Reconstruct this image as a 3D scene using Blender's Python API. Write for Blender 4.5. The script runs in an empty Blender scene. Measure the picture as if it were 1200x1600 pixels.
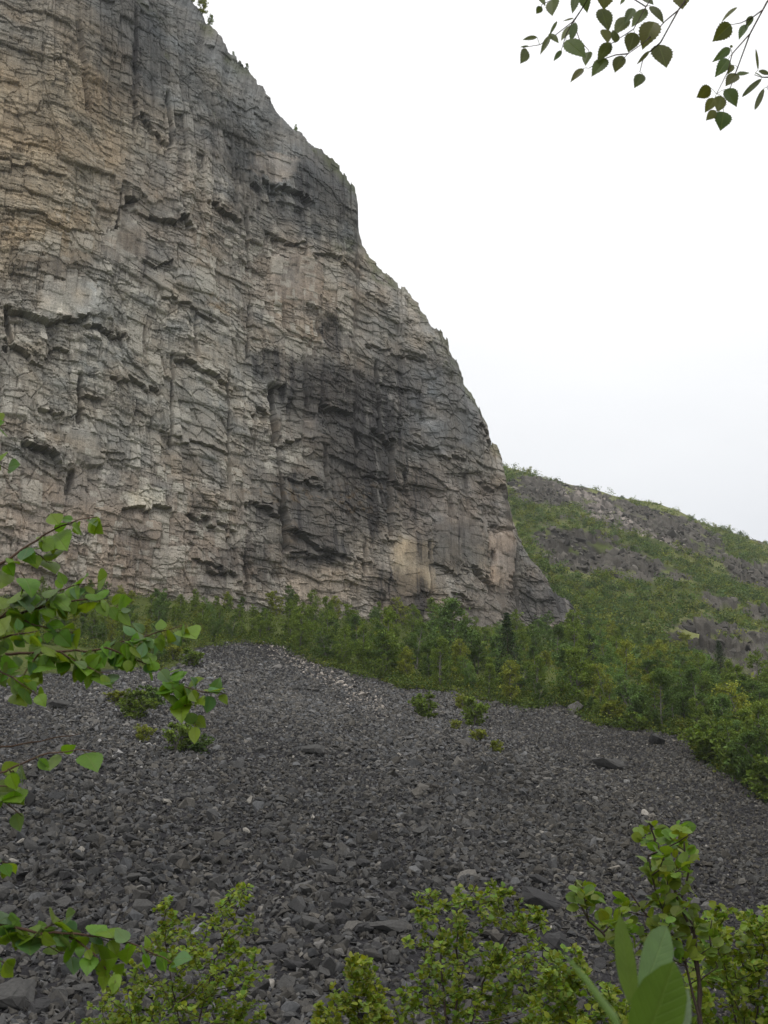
import bpy, bmesh, math, random
import numpy as np
from mathutils import Vector, Matrix

random.seed(7)
rng = np.random.default_rng(7)
SC = bpy.context.scene
COL = SC.collection

# ------------------------------------------------------------------ camera
PITCH = math.radians(20)
FPX = 1700.0                      # focal length in pixels of the 1200x1600 photograph
cam_d = bpy.data.cameras.new("camera")
cam = bpy.data.objects.new("camera", cam_d)
COL.objects.link(cam)
cam.location = (0, 0, 0)
cam.rotation_euler = (math.pi / 2 + PITCH, 0, 0)
cam_d.sensor_fit = 'VERTICAL'
cam_d.sensor_height = 24
cam_d.lens = 24 * FPX / 1600
cam_d.clip_start = 0.05
cam_d.clip_end = 6000
cam_d.dof.use_dof = True
cam_d.dof.focus_distance = 40
cam_d.dof.aperture_fstop = 14
SC.camera = cam

# ------------------------------------------------------------------ sky, sun, exposure
SUN_EL, SUN_AZ = math.radians(60), math.radians(192)   # azimuth clockwise from +Y: behind the camera
w = bpy.data.worlds.new("World")
SC.world = w
w.use_nodes = True
nt = w.node_tree
nt.nodes.clear()
wo = nt.nodes.new('ShaderNodeOutputWorld')
bg = nt.nodes.new('ShaderNodeBackground')
sky = nt.nodes.new('ShaderNodeTexSky')
sky.sky_type = 'NISHITA'
sky.sun_disc = False
sky.sun_elevation = SUN_EL
sky.sun_rotation = SUN_AZ
tc = nt.nodes.new('ShaderNodeTexCoord')
mp = nt.nodes.new('ShaderNodeMapping')
mp.inputs['Scale'].default_value = (1.3, 1.3, 3.2)
nz = nt.nodes.new('ShaderNodeTexNoise')
nz.inputs['Scale'].default_value = 1.6
nz.inputs['Detail'].default_value = 5
nz.inputs['Roughness'].default_value = 0.5
sep = nt.nodes.new('ShaderNodeSeparateXYZ')
mr = nt.nodes.new('ShaderNodeMapRange')          # thinner, greyer cloud towards the horizon
mr.inputs['From Min'].default_value = 0.28
mr.inputs['From Max'].default_value = 0.72
ad = nt.nodes.new('ShaderNodeMath'); ad.operation = 'MULTIPLY_ADD'
ad.inputs[1].default_value = 0.55
ad.inputs[2].default_value = -0.1
ad2 = nt.nodes.new('ShaderNodeMath'); ad2.operation = 'ADD'
cr = nt.nodes.new('ShaderNodeValToRGB')
cr.color_ramp.elements[0].position = 0.05
cr.color_ramp.elements[0].color = (0.66, 0.68, 0.71, 1)
cr.color_ramp.elements[1].position = 0.95
cr.color_ramp.elements[1].color = (1, 1, 1, 1)
vm = nt.nodes.new('ShaderNodeVectorMath'); vm.operation = 'SCALE'
vm.inputs['Scale'].default_value = 10.6
mx = nt.nodes.new('ShaderNodeMixRGB')
mx.inputs['Fac'].default_value = 0.95
bg.inputs['Strength'].default_value = 0.1
L = nt.links.new
L(tc.outputs['Generated'], mp.inputs['Vector']); L(mp.outputs['Vector'], nz.inputs['Vector'])
L(tc.outputs['Generated'], sep.inputs[0]); L(sep.outputs['Z'], mr.inputs['Value'])
L(nz.outputs['Fac'], ad.inputs[0]); L(ad.outputs[0], ad2.inputs[0]); L(mr.outputs[0], ad2.inputs[1])
L(ad2.outputs[0], cr.inputs['Fac']); L(cr.outputs['Color'], vm.inputs[0])
L(sky.outputs['Color'], mx.inputs['Color1']); L(vm.outputs[0], mx.inputs['Color2'])
L(mx.outputs['Color'], bg.inputs['Color']); L(bg.outputs[0], wo.inputs['Surface'])

sd = bpy.data.lights.new("sun", 'SUN')
sd.energy = 1.1
sd.angle = math.radians(20)
sd.color = (1.0, 0.97, 0.92)
so = bpy.data.objects.new("sun", sd)
COL.objects.link(so)
sv = Vector((math.sin(SUN_AZ) * math.cos(SUN_EL), math.cos(SUN_AZ) * math.cos(SUN_EL), math.sin(SUN_EL)))
so.rotation_euler = (-sv).to_track_quat('-Z', 'Y').to_euler()
so.location = sv * 500
SC.view_settings.view_transform = 'Standard'
SC.view_settings.look = 'None'
SC.view_settings.exposure = 0.25
SC.view_settings.gamma = 1.0
SC.cycles.max_bounces = 6
SC.cycles.transparent_max_bounces = 8

# ------------------------------------------------------------------ helpers
CP, SP = math.cos(PITCH), math.sin(PITCH)

def ray(px, py):
    """(r, e): x/y and z/y of the sight line through a point of the photograph"""
    px = np.asarray(px, float); py = np.asarray(py, float)
    u = (px - 600) / FPX; v = (800 - py) / FPX
    y = CP - v * SP
    return u / y, (SP + v * CP) / y

def at(px, py, Y):
    r, e = ray(px, py)
    return np.array([float(r) * Y, Y, float(e) * Y])

def proj(x, y, z):
    d = y * CP + z * SP
    d = np.where(np.abs(d) < 1e-3, 1e-3, d)
    v = (z * CP - y * SP) / d
    return 600 + FPX * x / d, 800 - FPX * v

def hsh(ix, iy, seed=0):
    ix = np.asarray(ix).astype(np.int64); iy = np.asarray(iy).astype(np.int64)
    h = (ix * 374761393 + iy * 668265263 + seed * 974634777 + 12345) & 0xffffffff
    h = ((h ^ (h >> 13)) * 1274126177) & 0xffffffff
    h = ((h ^ (h >> 16)) * 2246822519) & 0xffffffff
    return ((h ^ (h >> 15)) & 0xffffff) / float(0xffffff)

def vnoise(u, v, seed=0):
    iu = np.floor(u); iv = np.floor(v)
    fu = u - iu; fv = v - iv
    fu = fu * fu * (3 - 2 * fu); fv = fv * fv * (3 - 2 * fv)
    a = hsh(iu, iv, seed); b = hsh(iu + 1, iv, seed); c = hsh(iu, iv + 1, seed); d = hsh(iu + 1, iv + 1, seed)
    return (a * (1 - fu) + b * fu) * (1 - fv) + (c * (1 - fu) + d * fu) * fv

def fbm(u, v, seed=0, oct=4, gain=0.5):
    s = 0; a = 1; t = 0
    for k in range(oct):
        s = s + a * vnoise(u * 2 ** k + 17.3 * k, v * 2 ** k - 9.1 * k, seed + k)
        t += a; a *= gain
    return s / t * 2 - 1            # about -1..1

def voro(u, v, seed=0, jit=0.9, box=0.0):
    """F1, F2, the cell's three random numbers and the offset to its point"""
    iu = np.floor(u); iv = np.floor(v)
    f1 = np.full(u.shape, 9.0); f2 = np.full(u.shape, 9.0)
    ci = np.zeros(u.shape); cj = np.zeros(u.shape); du = np.zeros(u.shape); dv = np.zeros(u.shape)
    for a in (-1, 0, 1):
        for b in (-1, 0, 1):
            x = iu + a; y = iv + b
            qx = x + 0.5 + jit * (hsh(x, y, seed) - 0.5); qy = y + 0.5 + jit * (hsh(x, y, seed + 1) - 0.5)
            d = np.sqrt((u - qx) ** 2 + (v - qy) ** 2)
            if box: d = (1 - box) * d + box * np.maximum(np.abs(u - qx), np.abs(v - qy))
            near = d < f1
            f2 = np.where(near, f1, np.minimum(f2, d))
            f1 = np.where(near, d, f1)
            ci = np.where(near, x, ci); cj = np.where(near, y, cj)
            du = np.where(near, u - qx, du); dv = np.where(near, v - qy, dv)
    return f1, f2, hsh(ci, cj, seed + 2), hsh(ci, cj, seed + 3), hsh(ci, cj, seed + 4), du, dv

def brick(u, v, seed=0, vary=0.75):
    """beds of uneven thickness cut by uneven joints: random id, place in the bed 0..1, distance to the joint, place along the block"""
    iv = np.floor(v)
    fv = v - iv
    off = hsh(iv, 0 * iv, seed) * 7.7
    wd = 1 + vary * (hsh(iv, 0 * iv + 3, seed) - 0.5) * 2
    uu = u * wd + off
    iu = np.floor(uu)
    # jittered joints
    j0 = iu + 0.7 * (hsh(iu, iv, seed + 5) - 0.5); j1 = iu + 1 + 0.7 * (hsh(iu + 1, iv, seed + 5) - 0.5)
    cell = np.where(uu < j0, iu - 1, np.where(uu >= j1, iu + 1, iu))
    jm = cell + 0.7 * (hsh(cell, iv, seed + 5) - 0.5); jp = cell + 1 + 0.7 * (hsh(cell + 1, iv, seed + 5) - 0.5)
    q = (uu - jm) / np.maximum(jp - jm, 0.05)
    return hsh(cell, iv, seed + 6), hsh(cell, iv, seed + 7), fv, np.minimum(uu - jm, jp - uu), q

def sstep(a, b, x):
    t = np.clip((x - a) / (b - a), 0, 1)
    return t * t * (3 - 2 * t)

def srgb(r, g, b):
    f = lambda c: ((c / 255 + 0.055) / 1.055) ** 2.4 if c > 10 else c / 255 / 12.92
    return np.array([f(r), f(g), f(b)])

def mesh(name, V, faces, col=None, mat=None, parent=None, smooth=False, uv=None, link=True):
    """V (n,3); faces: list of (m,k) index arrays"""
    me = bpy.data.meshes.new(name)
    V = np.ascontiguousarray(V, dtype=np.float32)
    faces = [np.asarray(f, dtype=np.int32) for f in faces if len(f)]
    idx = np.concatenate([f.ravel() for f in faces])
    cnt = np.concatenate([np.full(len(f), f.shape[1], dtype=np.int32) for f in faces])
    st = np.concatenate([[0], np.cumsum(cnt)[:-1]]).astype(np.int32)
    me.vertices.add(len(V)); me.vertices.foreach_set('co', V.ravel())
    me.loops.add(len(idx)); me.loops.foreach_set('vertex_index', idx)
    me.polygons.add(len(cnt)); me.polygons.foreach_set('loop_start', st)
    me.polygons.foreach_set('use_smooth', np.full(len(cnt), bool(smooth)))
    if uv is not None:
        l = me.uv_layers.new(name='UVMap')
        l.data.foreach_set('uv', np.ascontiguousarray(np.asarray(uv, np.float32)[idx]).ravel())
    if col is not None:
        a = me.color_attributes.new('Col', 'FLOAT_COLOR', 'POINT')
        c = np.ones((len(V), 4), np.float32); c[:, :np.asarray(col).shape[1]] = col
        a.data.foreach_set('color', c.ravel())
    me.update(calc_edges=True)
    me.validate()
    if mat: me.materials.append(mat)
    if not link: return me
    o = bpy.data.objects.new(name, me)
    COL.objects.link(o)
    if parent: o.parent = parent
    return o

def tag(o, label=None, cat=None, group=None, kind=None):
    if label: o['label'] = label
    if cat: o['category'] = cat
    if group: o['group'] = group
    if kind: o['kind'] = kind
    return o

def empty(name, loc, rz=0.0):
    o = bpy.data.objects.new(name, None)
    COL.objects.link(o)
    o.location = [float(c) for c in loc]; o.rotation_euler = (0, 0, rz)
    o.empty_display_size = 0.3
    return o

def copy_tree(o, parent=None):
    c = o.copy(); COL.objects.link(c)
    if parent: c.parent = parent
    for ch in list(o.children): copy_tree(ch, c)
    return c

class Geo:
    """collects tubes and leaves; build() links them as one mesh"""
    def __init__(s): s.V = []; s.Q = []; s.T = []; s.C = []; s.U = []; s.n = 0
    def add(s, V, quads=None, tris=None, col=(0.1, 0.1, 0.1), uv=None):
        V = np.asarray(V, float); n = len(V)
        if quads is not None and len(quads): s.Q.append(np.asarray(quads) + s.n)
        if tris is not None and len(tris): s.T.append(np.asarray(tris) + s.n)
        s.V.append(V); s.C.append(np.tile(np.asarray(col, float)[:3], (n, 1)) if np.ndim(col) == 1 else col)
        s.U.append(np.zeros((n, 2)) if uv is None else uv); s.n += n
    def tube(s, pts, rad, sides=5, col=(0.06, 0.04, 0.03)):
        pts = np.asarray(pts, float); n = len(pts)
        rad = np.broadcast_to(np.asarray(rad, float), (n,))
        t = np.gradient(pts, axis=0); t /= np.linalg.norm(t, axis=1)[:, None] + 1e-9
        ref = np.array([0.3, 0.9, 0.1]) if abs(t[0][2]) > 0.8 else np.array([0, 0, 1.0])
        a = np.cross(t, ref); a /= np.linalg.norm(a, axis=1)[:, None] + 1e-9
        b = np.cross(t, a)
        th = np.arange(sides) * 2 * math.pi / sides
        V = (pts[:, None] + rad[:, None, None] * (a[:, None] * np.cos(th)[None, :, None] + b[:, None] * np.sin(th)[None, :, None])).reshape(-1, 3)
        i = np.arange(n - 1)[:, None] * sides; j = np.arange(sides)[None]; k = (j + 1) % sides
        Q = np.stack([i + j, i + k, i + sides + k, i + sides + j], -1).reshape(-1, 4)
        s.add(V, quads=Q, col=col)
    def build(s, name, mat, parent=None, smooth=False, link=True):
        return mesh(name, np.concatenate(s.V), [np.concatenate(s.Q) if s.Q else [], np.concatenate(s.T) if s.T else []],
                    np.concatenate(s.C), mat, parent, smooth, np.concatenate(s.U), link)

# ------------------------------------------------------------------ materials
def mat_new(name):
    m = bpy.data.materials.new(name); m.use_nodes = True
    return m, m.node_tree, m.node_tree.nodes['Principled BSDF']

def rock_mat(name, bump=0.5, scales=((1.3, 0.6), (5.0, 0.25)), var=0.5, rough=0.9, dist=0.25, spec=0.25, vscale=2.0, squash=1.0):
    m, t, b = mat_new(name)
    N = t.nodes.new; K = t.links.new
    at_ = N('ShaderNodeAttribute'); at_.attribute_name = 'Col'
    co = N('ShaderNodeTexCoord'); mp_ = N('ShaderNodeMapping'); mp_.inputs['Scale'].default_value = (1, 1, squash)
    K(co.outputs['Object'], mp_.inputs['Vector'])
    h = None
    for sc, am in scales:
        n = N('ShaderNodeTexNoise'); n.inputs['Scale'].default_value = sc; n.inputs['Detail'].default_value = 6
        n.inputs['Roughness'].default_value = 0.62
        K(mp_.outputs[0], n.inputs['Vector'])
        q = N('ShaderNodeMath'); q.operation = 'MULTIPLY'; q.inputs[1].default_value = am
        K(n.outputs['Fac'], q.inputs[0])
        if h is None: h = q
        else:
            a = N('ShaderNodeMath'); a.operation = 'ADD'; K(h.outputs[0], a.inputs[0]); K(q.outputs[0], a.inputs[1]); h = a
        last = n
    vo = N('ShaderNodeTexVoronoi'); vo.inputs['Scale'].default_value = vscale
    K(mp_.outputs[0], vo.inputs['Vector'])
    q = N('ShaderNodeMath'); q.operation = 'MULTIPLY'; q.inputs[1].default_value = 0.35
    K(vo.outputs['Distance'], q.inputs[0])
    a = N('ShaderNodeMath'); a.operation = 'ADD'; K(h.outputs[0], a.inputs[0]); K(q.outputs[0], a.inputs[1]); h = a
    bp = N('ShaderNodeBump'); bp.inputs['Strength'].default_value = bump; bp.inputs['Distance'].default_value = dist
    K(h.outputs[0], bp.inputs['Height']); K(bp.outputs[0], b.inputs['Normal'])
    mr_ = N('ShaderNodeMapRange'); mr_.inputs['From Min'].default_value = 0.3; mr_.inputs['From Max'].default_value = 0.7
    mr_.inputs['To Min'].default_value = 1 - var; mr_.inputs['To Max'].default_value = 1 + var
    K(last.outputs['Fac'], mr_.inputs['Value'])
    vm_ = N('ShaderNodeVectorMath'); vm_.operation = 'SCALE'
    K(at_.outputs['Color'], vm_.inputs[0]); K(mr_.outputs[0], vm_.inputs['Scale'])
    K(vm_.outputs[0], b.inputs['Base Color'])
    b.inputs['Roughness'].default_value = rough
    b.inputs['Specular IOR Level'].default_value = spec
    return m

def leaf_mat(name, trans=0.35, rough=0.5, spec=0.3, veins=False, vstr=0.45, tint=(1.25, 1.15, 0.5), under=None):
    m, t, b = mat_new(name)
    N = t.nodes.new; K = t.links.new
    at_ = N('ShaderNodeAttribute'); at_.attribute_name = 'Col'
    src = at_.outputs['Color']
    if veins:
        uv = N('ShaderNodeTexCoord'); sp = N('ShaderNodeSeparateXYZ'); K(uv.outputs['UV'], sp.inputs[0])
        ab = N('ShaderNodeMath'); ab.operation = 'ABSOLUTE'; K(sp.outputs['X'], ab.inputs[0])
        # midrib
        mid = N('ShaderNodeMapRange'); mid.inputs['From Min'].default_value = 0.02; mid.inputs['From Max'].default_value = 0.07
        mid.inputs['To Min'].default_value = 1; mid.inputs['To Max'].default_value = 0
        K(ab.outputs[0], mid.inputs['Value'])
        # side veins: v*9 - |u|*2.2
        q = N('ShaderNodeMath'); q.operation = 'MULTIPLY'; q.inputs[1].default_value = 9.0; K(sp.outputs['Y'], q.inputs[0])
        q2 = N('ShaderNodeMath'); q2.operation = 'MULTIPLY_ADD'; q2.inputs[1].default_value = -2.6; K(ab.outputs[0], q2.inputs[0]); K(q.outputs[0], q2.inputs[2])
        fr = N('ShaderNodeMath'); fr.operation = 'PINGPONG'; fr.inputs[1].default_value = 0.5; K(q2.outputs[0], fr.inputs[0])
        sv_ = N('ShaderNodeMapRange'); sv_.inputs['From Min'].default_value = 0.0; sv_.inputs['From Max'].default_value = 0.13
        sv_.inputs['To Min'].default_value = 0.45; sv_.inputs['To Max'].default_value = 0
        K(fr.outputs[0], sv_.inputs['Value'])
        mxm = N('ShaderNodeMath'); mxm.operation = 'MAXIMUM'; K(mid.outputs[0], mxm.inputs[0]); K(sv_.outputs[0], mxm.inputs[1])
        nzz = N('ShaderNodeTexNoise'); nzz.inputs['Scale'].default_value = 60; nzz.inputs['Detail'].default_value = 4
        K(uv.outputs['Object'], nzz.inputs['Vector'])
        nr = N('ShaderNodeMapRange'); nr.inputs['To Min'].default_value = 0.7; nr.inputs['To Max'].default_value = 1.3
        K(nzz.outputs['Fac'], nr.inputs['Value'])
        sc_ = N('ShaderNodeVectorMath'); sc_.operation = 'SCALE'; K(src, sc_.inputs[0]); K(nr.outputs[0], sc_.inputs['Scale'])
        mixc = N('ShaderNodeMixRGB'); mixc.inputs['Color2'].default_value = (0.16, 0.2, 0.05, 1)
        f = N('ShaderNodeMath'); f.operation = 'MULTIPLY'; f.inputs[1].default_value = vstr; K(mxm.outputs[0], f.inputs[0])
        K(f.outputs[0], mixc.inputs['Fac']); K(sc_.outputs[0], mixc.inputs['Color1'])
        src = mixc.outputs[0]
        bp = N('ShaderNodeBump'); bp.inputs['Strength'].default_value = 0.35; bp.inputs['Distance'].default_value = 0.0015
        K(mxm.outputs[0], bp.inputs['Height']); K(bp.outputs[0], b.inputs['Normal'])
    if under is not None:
        gm = N('ShaderNodeNewGeometry'); mu = N('ShaderNodeMixRGB'); mu.inputs['Color2'].default_value = (*under, 1)
        K(gm.outputs['Backfacing'], mu.inputs['Fac']); K(src, mu.inputs['Color1'])
        src = mu.outputs[0]
    K(src, b.inputs['Base Color'])
    b.inputs['Roughness'].default_value = rough
    b.inputs['Specular IOR Level'].default_value = spec
    tr = N('ShaderNodeBsdfTranslucent')
    mt = N('ShaderNodeMixRGB'); mt.blend_type = 'MULTIPLY'; mt.inputs['Fac'].default_value = 1
    mt.inputs['Color2'].default_value = (*tint, 1)
    K(src, mt.inputs['Color1']); K(mt.outputs[0], tr.inputs['Color'])
    ms = N('ShaderNodeMixShader'); ms.inputs['Fac'].default_value = trans
    K(b.outputs[0], ms.inputs[1]); K(tr.outputs[0], ms.inputs[2])
    K(ms.outputs[0], t.nodes['Material Output'].inputs['Surface'])
    return m

M_CLIFF = rock_mat('cliff_rock', bump=0.4, scales=((1.3, 0.5), (4.5, 0.35)), var=0.38, dist=0.2, vscale=2.2, squash=1.3)
M_STONE = rock_mat('scree_stone', bump=0.5, scales=((3.0, 0.6), (11.0, 0.3)), var=0.3, dist=0.06, vscale=5.0)
M_GROUND = rock_mat('ground_cover', spec=0.08, bump=0.7, scales=((1.0, 0.6), (4.0, 0.4)), var=0.45, dist=0.3, vscale=3.0)
M_BARK = rock_mat('bark', bump=0.6, scales=((20, 0.5), (60, 0.4)), var=0.35, dist=0.01, vscale=25)
M_FAR = leaf_mat('distant_foliage', trans=0.3, rough=0.7, spec=0.15)
M_LEAF = leaf_mat('birch_leaf', trans=0.45, rough=0.45, spec=0.35, veins=True)
M_SHRUB = leaf_mat('shrub_leaf', trans=0.4, rough=0.5, spec=0.3)
M_WILLOW = leaf_mat('willow_leaf', trans=0.25, rough=0.5, spec=0.3, veins=True, vstr=0.13)

# ------------------------------------------------------------------ terrain
PY = np.array([-400, -60, 6, 12, 25, 38, 50, 60, 76, 104, 130, 150, 180, 200, 260, 2000.])
PZ = np.array([-14., -3.0, -1.75, -2.6, -4.0, -3.6, 0.3, 3.8, 9.0, 18.3, 27.0, 33.5, 44.0, 49.0, 59.5, 300.])
_yy = np.linspace(-400, 2000, 9601)
_zz = np.interp(_yy, PY, PZ)
_k = np.exp(-np.linspace(-2, 2, 33) ** 2); _k /= _k.sum()
_zz = np.convolve(np.pad(_zz, 16, mode='edge'), _k, 'valid')

CREST = np.array([(-900, 640), (500, 700), (785, 728), (830, 738), (880, 752), (950, 770), (1030, 790), (1075, 806), (1120, 828), (1160, 838),
                  (1200, 850), (1400, 905), (1800, 975), (3000, 1100)], float)
CR, CE = ray(CREST[:, 0], CREST[:, 1])
Y0, Y1 = 190.0, 560.0

def T0(x, y):
    """smooth height of the valley side below the cliff"""
    wgt = sstep(20, 70, y)
    xc = 110 * np.tanh(x / 110)
    z = np.interp(y, _yy, _zz) - (0.1 + 0.06 * sstep(120, 180, y)) * xc * wgt
    return z

def T(x, y):
    x = np.asarray(x, float); y = np.asarray(y, float)
    z = T0(x, y)
    ys = np.maximum(y, 1.0); r = x / np.maximum(ys, 25)
    ec = np.interp(r, CR, CE)
    e0 = T0(r * Y0, np.full_like(r, Y0)) / Y0
    t = np.clip((y - Y0) / (Y1 - Y0), 0, 1)
    g = np.interp(t, [0, .18, .30, .36, .52, .60, .78, 1], [0, .20, .36, .50, .64, .78, .90, 1])
    zh = y * (e0 + (ec - e0) * g)
    zh = np.where(y > Y1, np.maximum(Y1 * ec + (y - Y1) * (ec - 0.45), 20), zh)
    return np.where(y > Y0, zh, z)

def pxmask(px, py, cx, cy, rx, ry, ang=0.0, soft=0.35):
    a = math.radians(ang); dx = px - cx; dy = py - cy
    u = (dx * math.cos(a) + dy * math.sin(a)) / rx; v = (-dx * math.sin(a) + dy * math.cos(a)) / ry
    return 1 - sstep(1 - soft, 1 + soft, np.sqrt(u * u + v * v))

BOUND = np.array([(-900, 960), (-400, 1010), (0, 1060), (150, 1050), (270, 1045), (300, 1012), (380, 1000), (430, 1006), (520, 1042), (640, 1076), (700, 1080),
                  (760, 1092), (820, 1108), (870, 1098), (930, 1130), (1000, 1142), (1085, 1152), (1100, 1185), (1150, 1215), (1200, 1250), (1400, 1330), (2400, 1500)], float)

def in_scree(x, y, z, wob=True):
    px, py = proj(x, y, z)
    b = np.interp(px, BOUND[:, 0], BOUND[:, 1])
    if wob: b = b + 9 * fbm(x / 4.0, y / 4.0, 77, 3)
    return (py > b) & (y > 16) & (y < 190), px, py

# columns measured as x / width(y), rows as y
rcol = np.concatenate([np.linspace(-9, -1, 25)[:-1], np.linspace(-1, -0.1, 120)[:-1], np.linspace(-0.1, 0.08, 60)[:-1],
                       np.linspace(0.08, 0.44, 470)[:-1], np.linspace(0.44, 1, 80)[:-1], np.linspace(1, 9, 25)])
yrow = np.concatenate([np.linspace(-400, -20, 12)[:-1], np.linspace(-20, 20, 60)[:-1], np.linspace(20, 150, 240)[:-1], np.linspace(150, 560, 560)[:-1],
                       np.linspace(560, 600, 40)[:-1], np.linspace(600, 2000, 30)])
RR, YY = np.meshgrid(rcol, yrow)
XX = RR * np.sqrt(YY ** 2 + 35.0 ** 2)
XX = np.where(YY < 0, RR * 35 * (1 + np.abs(YY) / 60), XX)
XX = np.where(np.abs(XX) > 1000, np.sign(XX) * (1000 + 1300 * np.tanh((np.abs(XX) - 1000) / 1300)), XX)
ZZ = T(XX, YY)
scr, PXg, PYg = in_scree(XX, YY, ZZ, False)
hillw = sstep(150, 230, YY) * (XX > 0)
# rocky places of the hillside: (cx, cy, rx, ry, angle)
ROCKS = [(905, 862, 82, 34, 14), (985, 885, 60, 24, 12), (850, 770, 60, 22, 12), (960, 800, 90, 22, 24), (1060, 835, 90, 26, 24), (1150, 1035, 70, 34, 14),
         (1075, 1000, 45, 20, 10), (1190, 1000, 40, 16, 5), (1110, 985, 60, 12, 5), (1170, 900, 60, 18, 20), (1050, 900, 40, 10, 12), (1125, 945, 30, 10, 10), (1190, 960, 30, 10, 10),
         (900, 780, 30, 10, 20), (1230, 905, 60, 16, 20), (1300, 1060, 120, 40, 14)]
wx = 14 * fbm(XX / 14, YY / 14, 5, 4); wy = 12 * fbm(XX / 12, YY / 12, 9, 4)
rk = np.zeros_like(ZZ)
for c in ROCKS: rk = np.maximum(rk, pxmask(PXg + wx * 1.3, PYg + wy * 1.3, *c))
rk = sstep(0.0, 0.35, rk - 0.68 + 0.65 * fbm(XX / 6, YY / 9, 23, 4)) * (YY > 100)
patch = np.clip(fbm(XX / 9, YY / 16, 21, 4) * 2.2 - 0.65, 0, 1) * hillw
rk = np.maximum(rk, patch * 0.9)
f1, f2, h1, h2, h3, du, dv = voro(XX / 4.5 + 0.3 * fbm(XX / 5, YY / 5, 31), YY / 7.0, 40)
g1, g2, k1, k2, k3, eu, ev = voro(XX / 1.5, YY / 2.6, 50)
disp = (h1 - 0.5) * 4 + (h2 - 0.5) * du * 4 + (k1 - 0.5) * 1.6 + (k2 - 0.5) * eu * 1.8 + 1.2 * fbm(XX / 1.2, YY / 1.5, 33, 3)
crestfade = 1 - 0.6 * sstep(500, 560, YY)
ZZ = ZZ + rk * disp * sstep(100, 200, YY) * crestfade + (0.9 * fbm(XX / 13, YY / 13, 61, 4) + 0.25 * fbm(XX / 2.5, YY / 2.5, 62, 3)) * sstep(15, 60, YY) * np.where(scr, 0.45, 1.0)
ZZ = ZZ + hillw * (YY < 600) * 1.6 * fbm(XX / 30, YY / 30, 63, 3)
ZZ = np.where(YY < 20, ZZ + 0.08 * fbm(XX / 0.8, YY / 0.8, 64, 3), ZZ)
C_GRASS = np.array([0.070, 0.088, 0.022]); C_MOSS = np.array([0.16, 0.17, 0.06]); C_DGR = np.array([0.035, 0.05, 0.014])
C_HROCK = np.array([0.080, 0.073, 0.062]); C_SCREE = np.array([0.026, 0.025, 0.027])
n1 = fbm(XX / 7, YY / 10, 70, 5)[..., None]; n2 = fbm(XX / 2, YY / 3, 74, 3)[..., None]
cg = C_GRASS * (1 + 0.4 * n1) + 0 * n2
cg = cg + (C_MOSS - cg) * np.clip(n1 * 1.6 + 0.1, 0, 0.8) * (0.25 + 0.75 * sstep(230, 300, YY))[..., None]
mossy = np.maximum(pxmask(PXg + wx, PYg + wy, 1080, 985, 110, 22, 5), sstep(30, 0, PYg - np.interp(PXg, CREST[:, 0], CREST[:, 1])))[..., None] * hillw[..., None]
cg = cg + (C_MOSS * 1.1 - cg) * mossy * 0.75
palerk = np.maximum(pxmask(PXg, PYg, 940, 800, 75, 16, 30), pxmask(PXg, PYg, 1030, 850, 60, 14, 25))[..., None]
cr_ = C_HROCK * (0.65 + 0.4 * h3[..., None] + 0.4 * k3[..., None]) * (1 + 0.5 * n2)
cr_ = cr_ + (np.array([0.24, 0.21, 0.19]) - cr_) * palerk * np.clip(k3[..., None] * 1.6 - 0.4, 0, 1)
darkrk = np.maximum(pxmask(PXg, PYg, 890, 850, 60, 20, 14), pxmask(PXg, PYg, 1090, 1005, 60, 25, 14))[..., None]
cr_ = cr_ * (1 - 0.45 * darkrk)
cc = cg + (cr_ - cg) * np.clip(rk[..., None] * 1.6, 0, 1)
cc = np.where(scr[..., None], C_SCREE * (1 + 0.3 * n2), cc)
nr, nc = ZZ.shape
ii = (np.arange(nr - 1)[:, None] * nc + np.arange(nc - 1)[None]).ravel()
quads = np.stack([ii, ii + 1, ii + nc + 1, ii + nc], -1)
ground = mesh('terrain', np.stack([XX, YY, ZZ], -1).reshape(-1, 3), [quads], cc.reshape(-1, 3), M_GROUND, smooth=True)
tag(ground, 'dark valley floor and green hillside with grey rock outcrops right of the cliff', kind='structure')

from mathutils.bvhtree import BVHTree
# fast look-up of the finished ground height
def Tf(x, y):
    wq = np.sqrt(y * y + 35.0 ** 2) if y >= 0 else 35 * (1 + abs(y) / 60)
    r = x / wq
    i = min(max(np.searchsorted(yrow, y) - 1, 0), nr - 2); j = min(max(np.searchsorted(rcol, r) - 1, 0), nc - 2)
    a = (y - yrow[i]) / (yrow[i + 1] - yrow[i]); b = (r - rcol[j]) / (rcol[j + 1] - rcol[j])
    return float((ZZ[i, j] * (1 - b) + ZZ[i, j + 1] * b) * (1 - a) + (ZZ[i + 1, j] * (1 - b) + ZZ[i + 1, j + 1] * b) * a)

def on_ground(px, py, y0=20, y1=540):
    """where the sight line through a point of the photograph meets the ground"""
    r, e = ray(px, py); r = float(r); e = float(e)
    ys = np.linspace(y0, y1, 900)
    z = T(r * ys, ys)
    k = np.nonzero(z >= e * ys)[0]
    if len(k) == 0: return None
    y = ys[k[0]]
    return np.array([r * y, y, Tf(r * y, y)])

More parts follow.
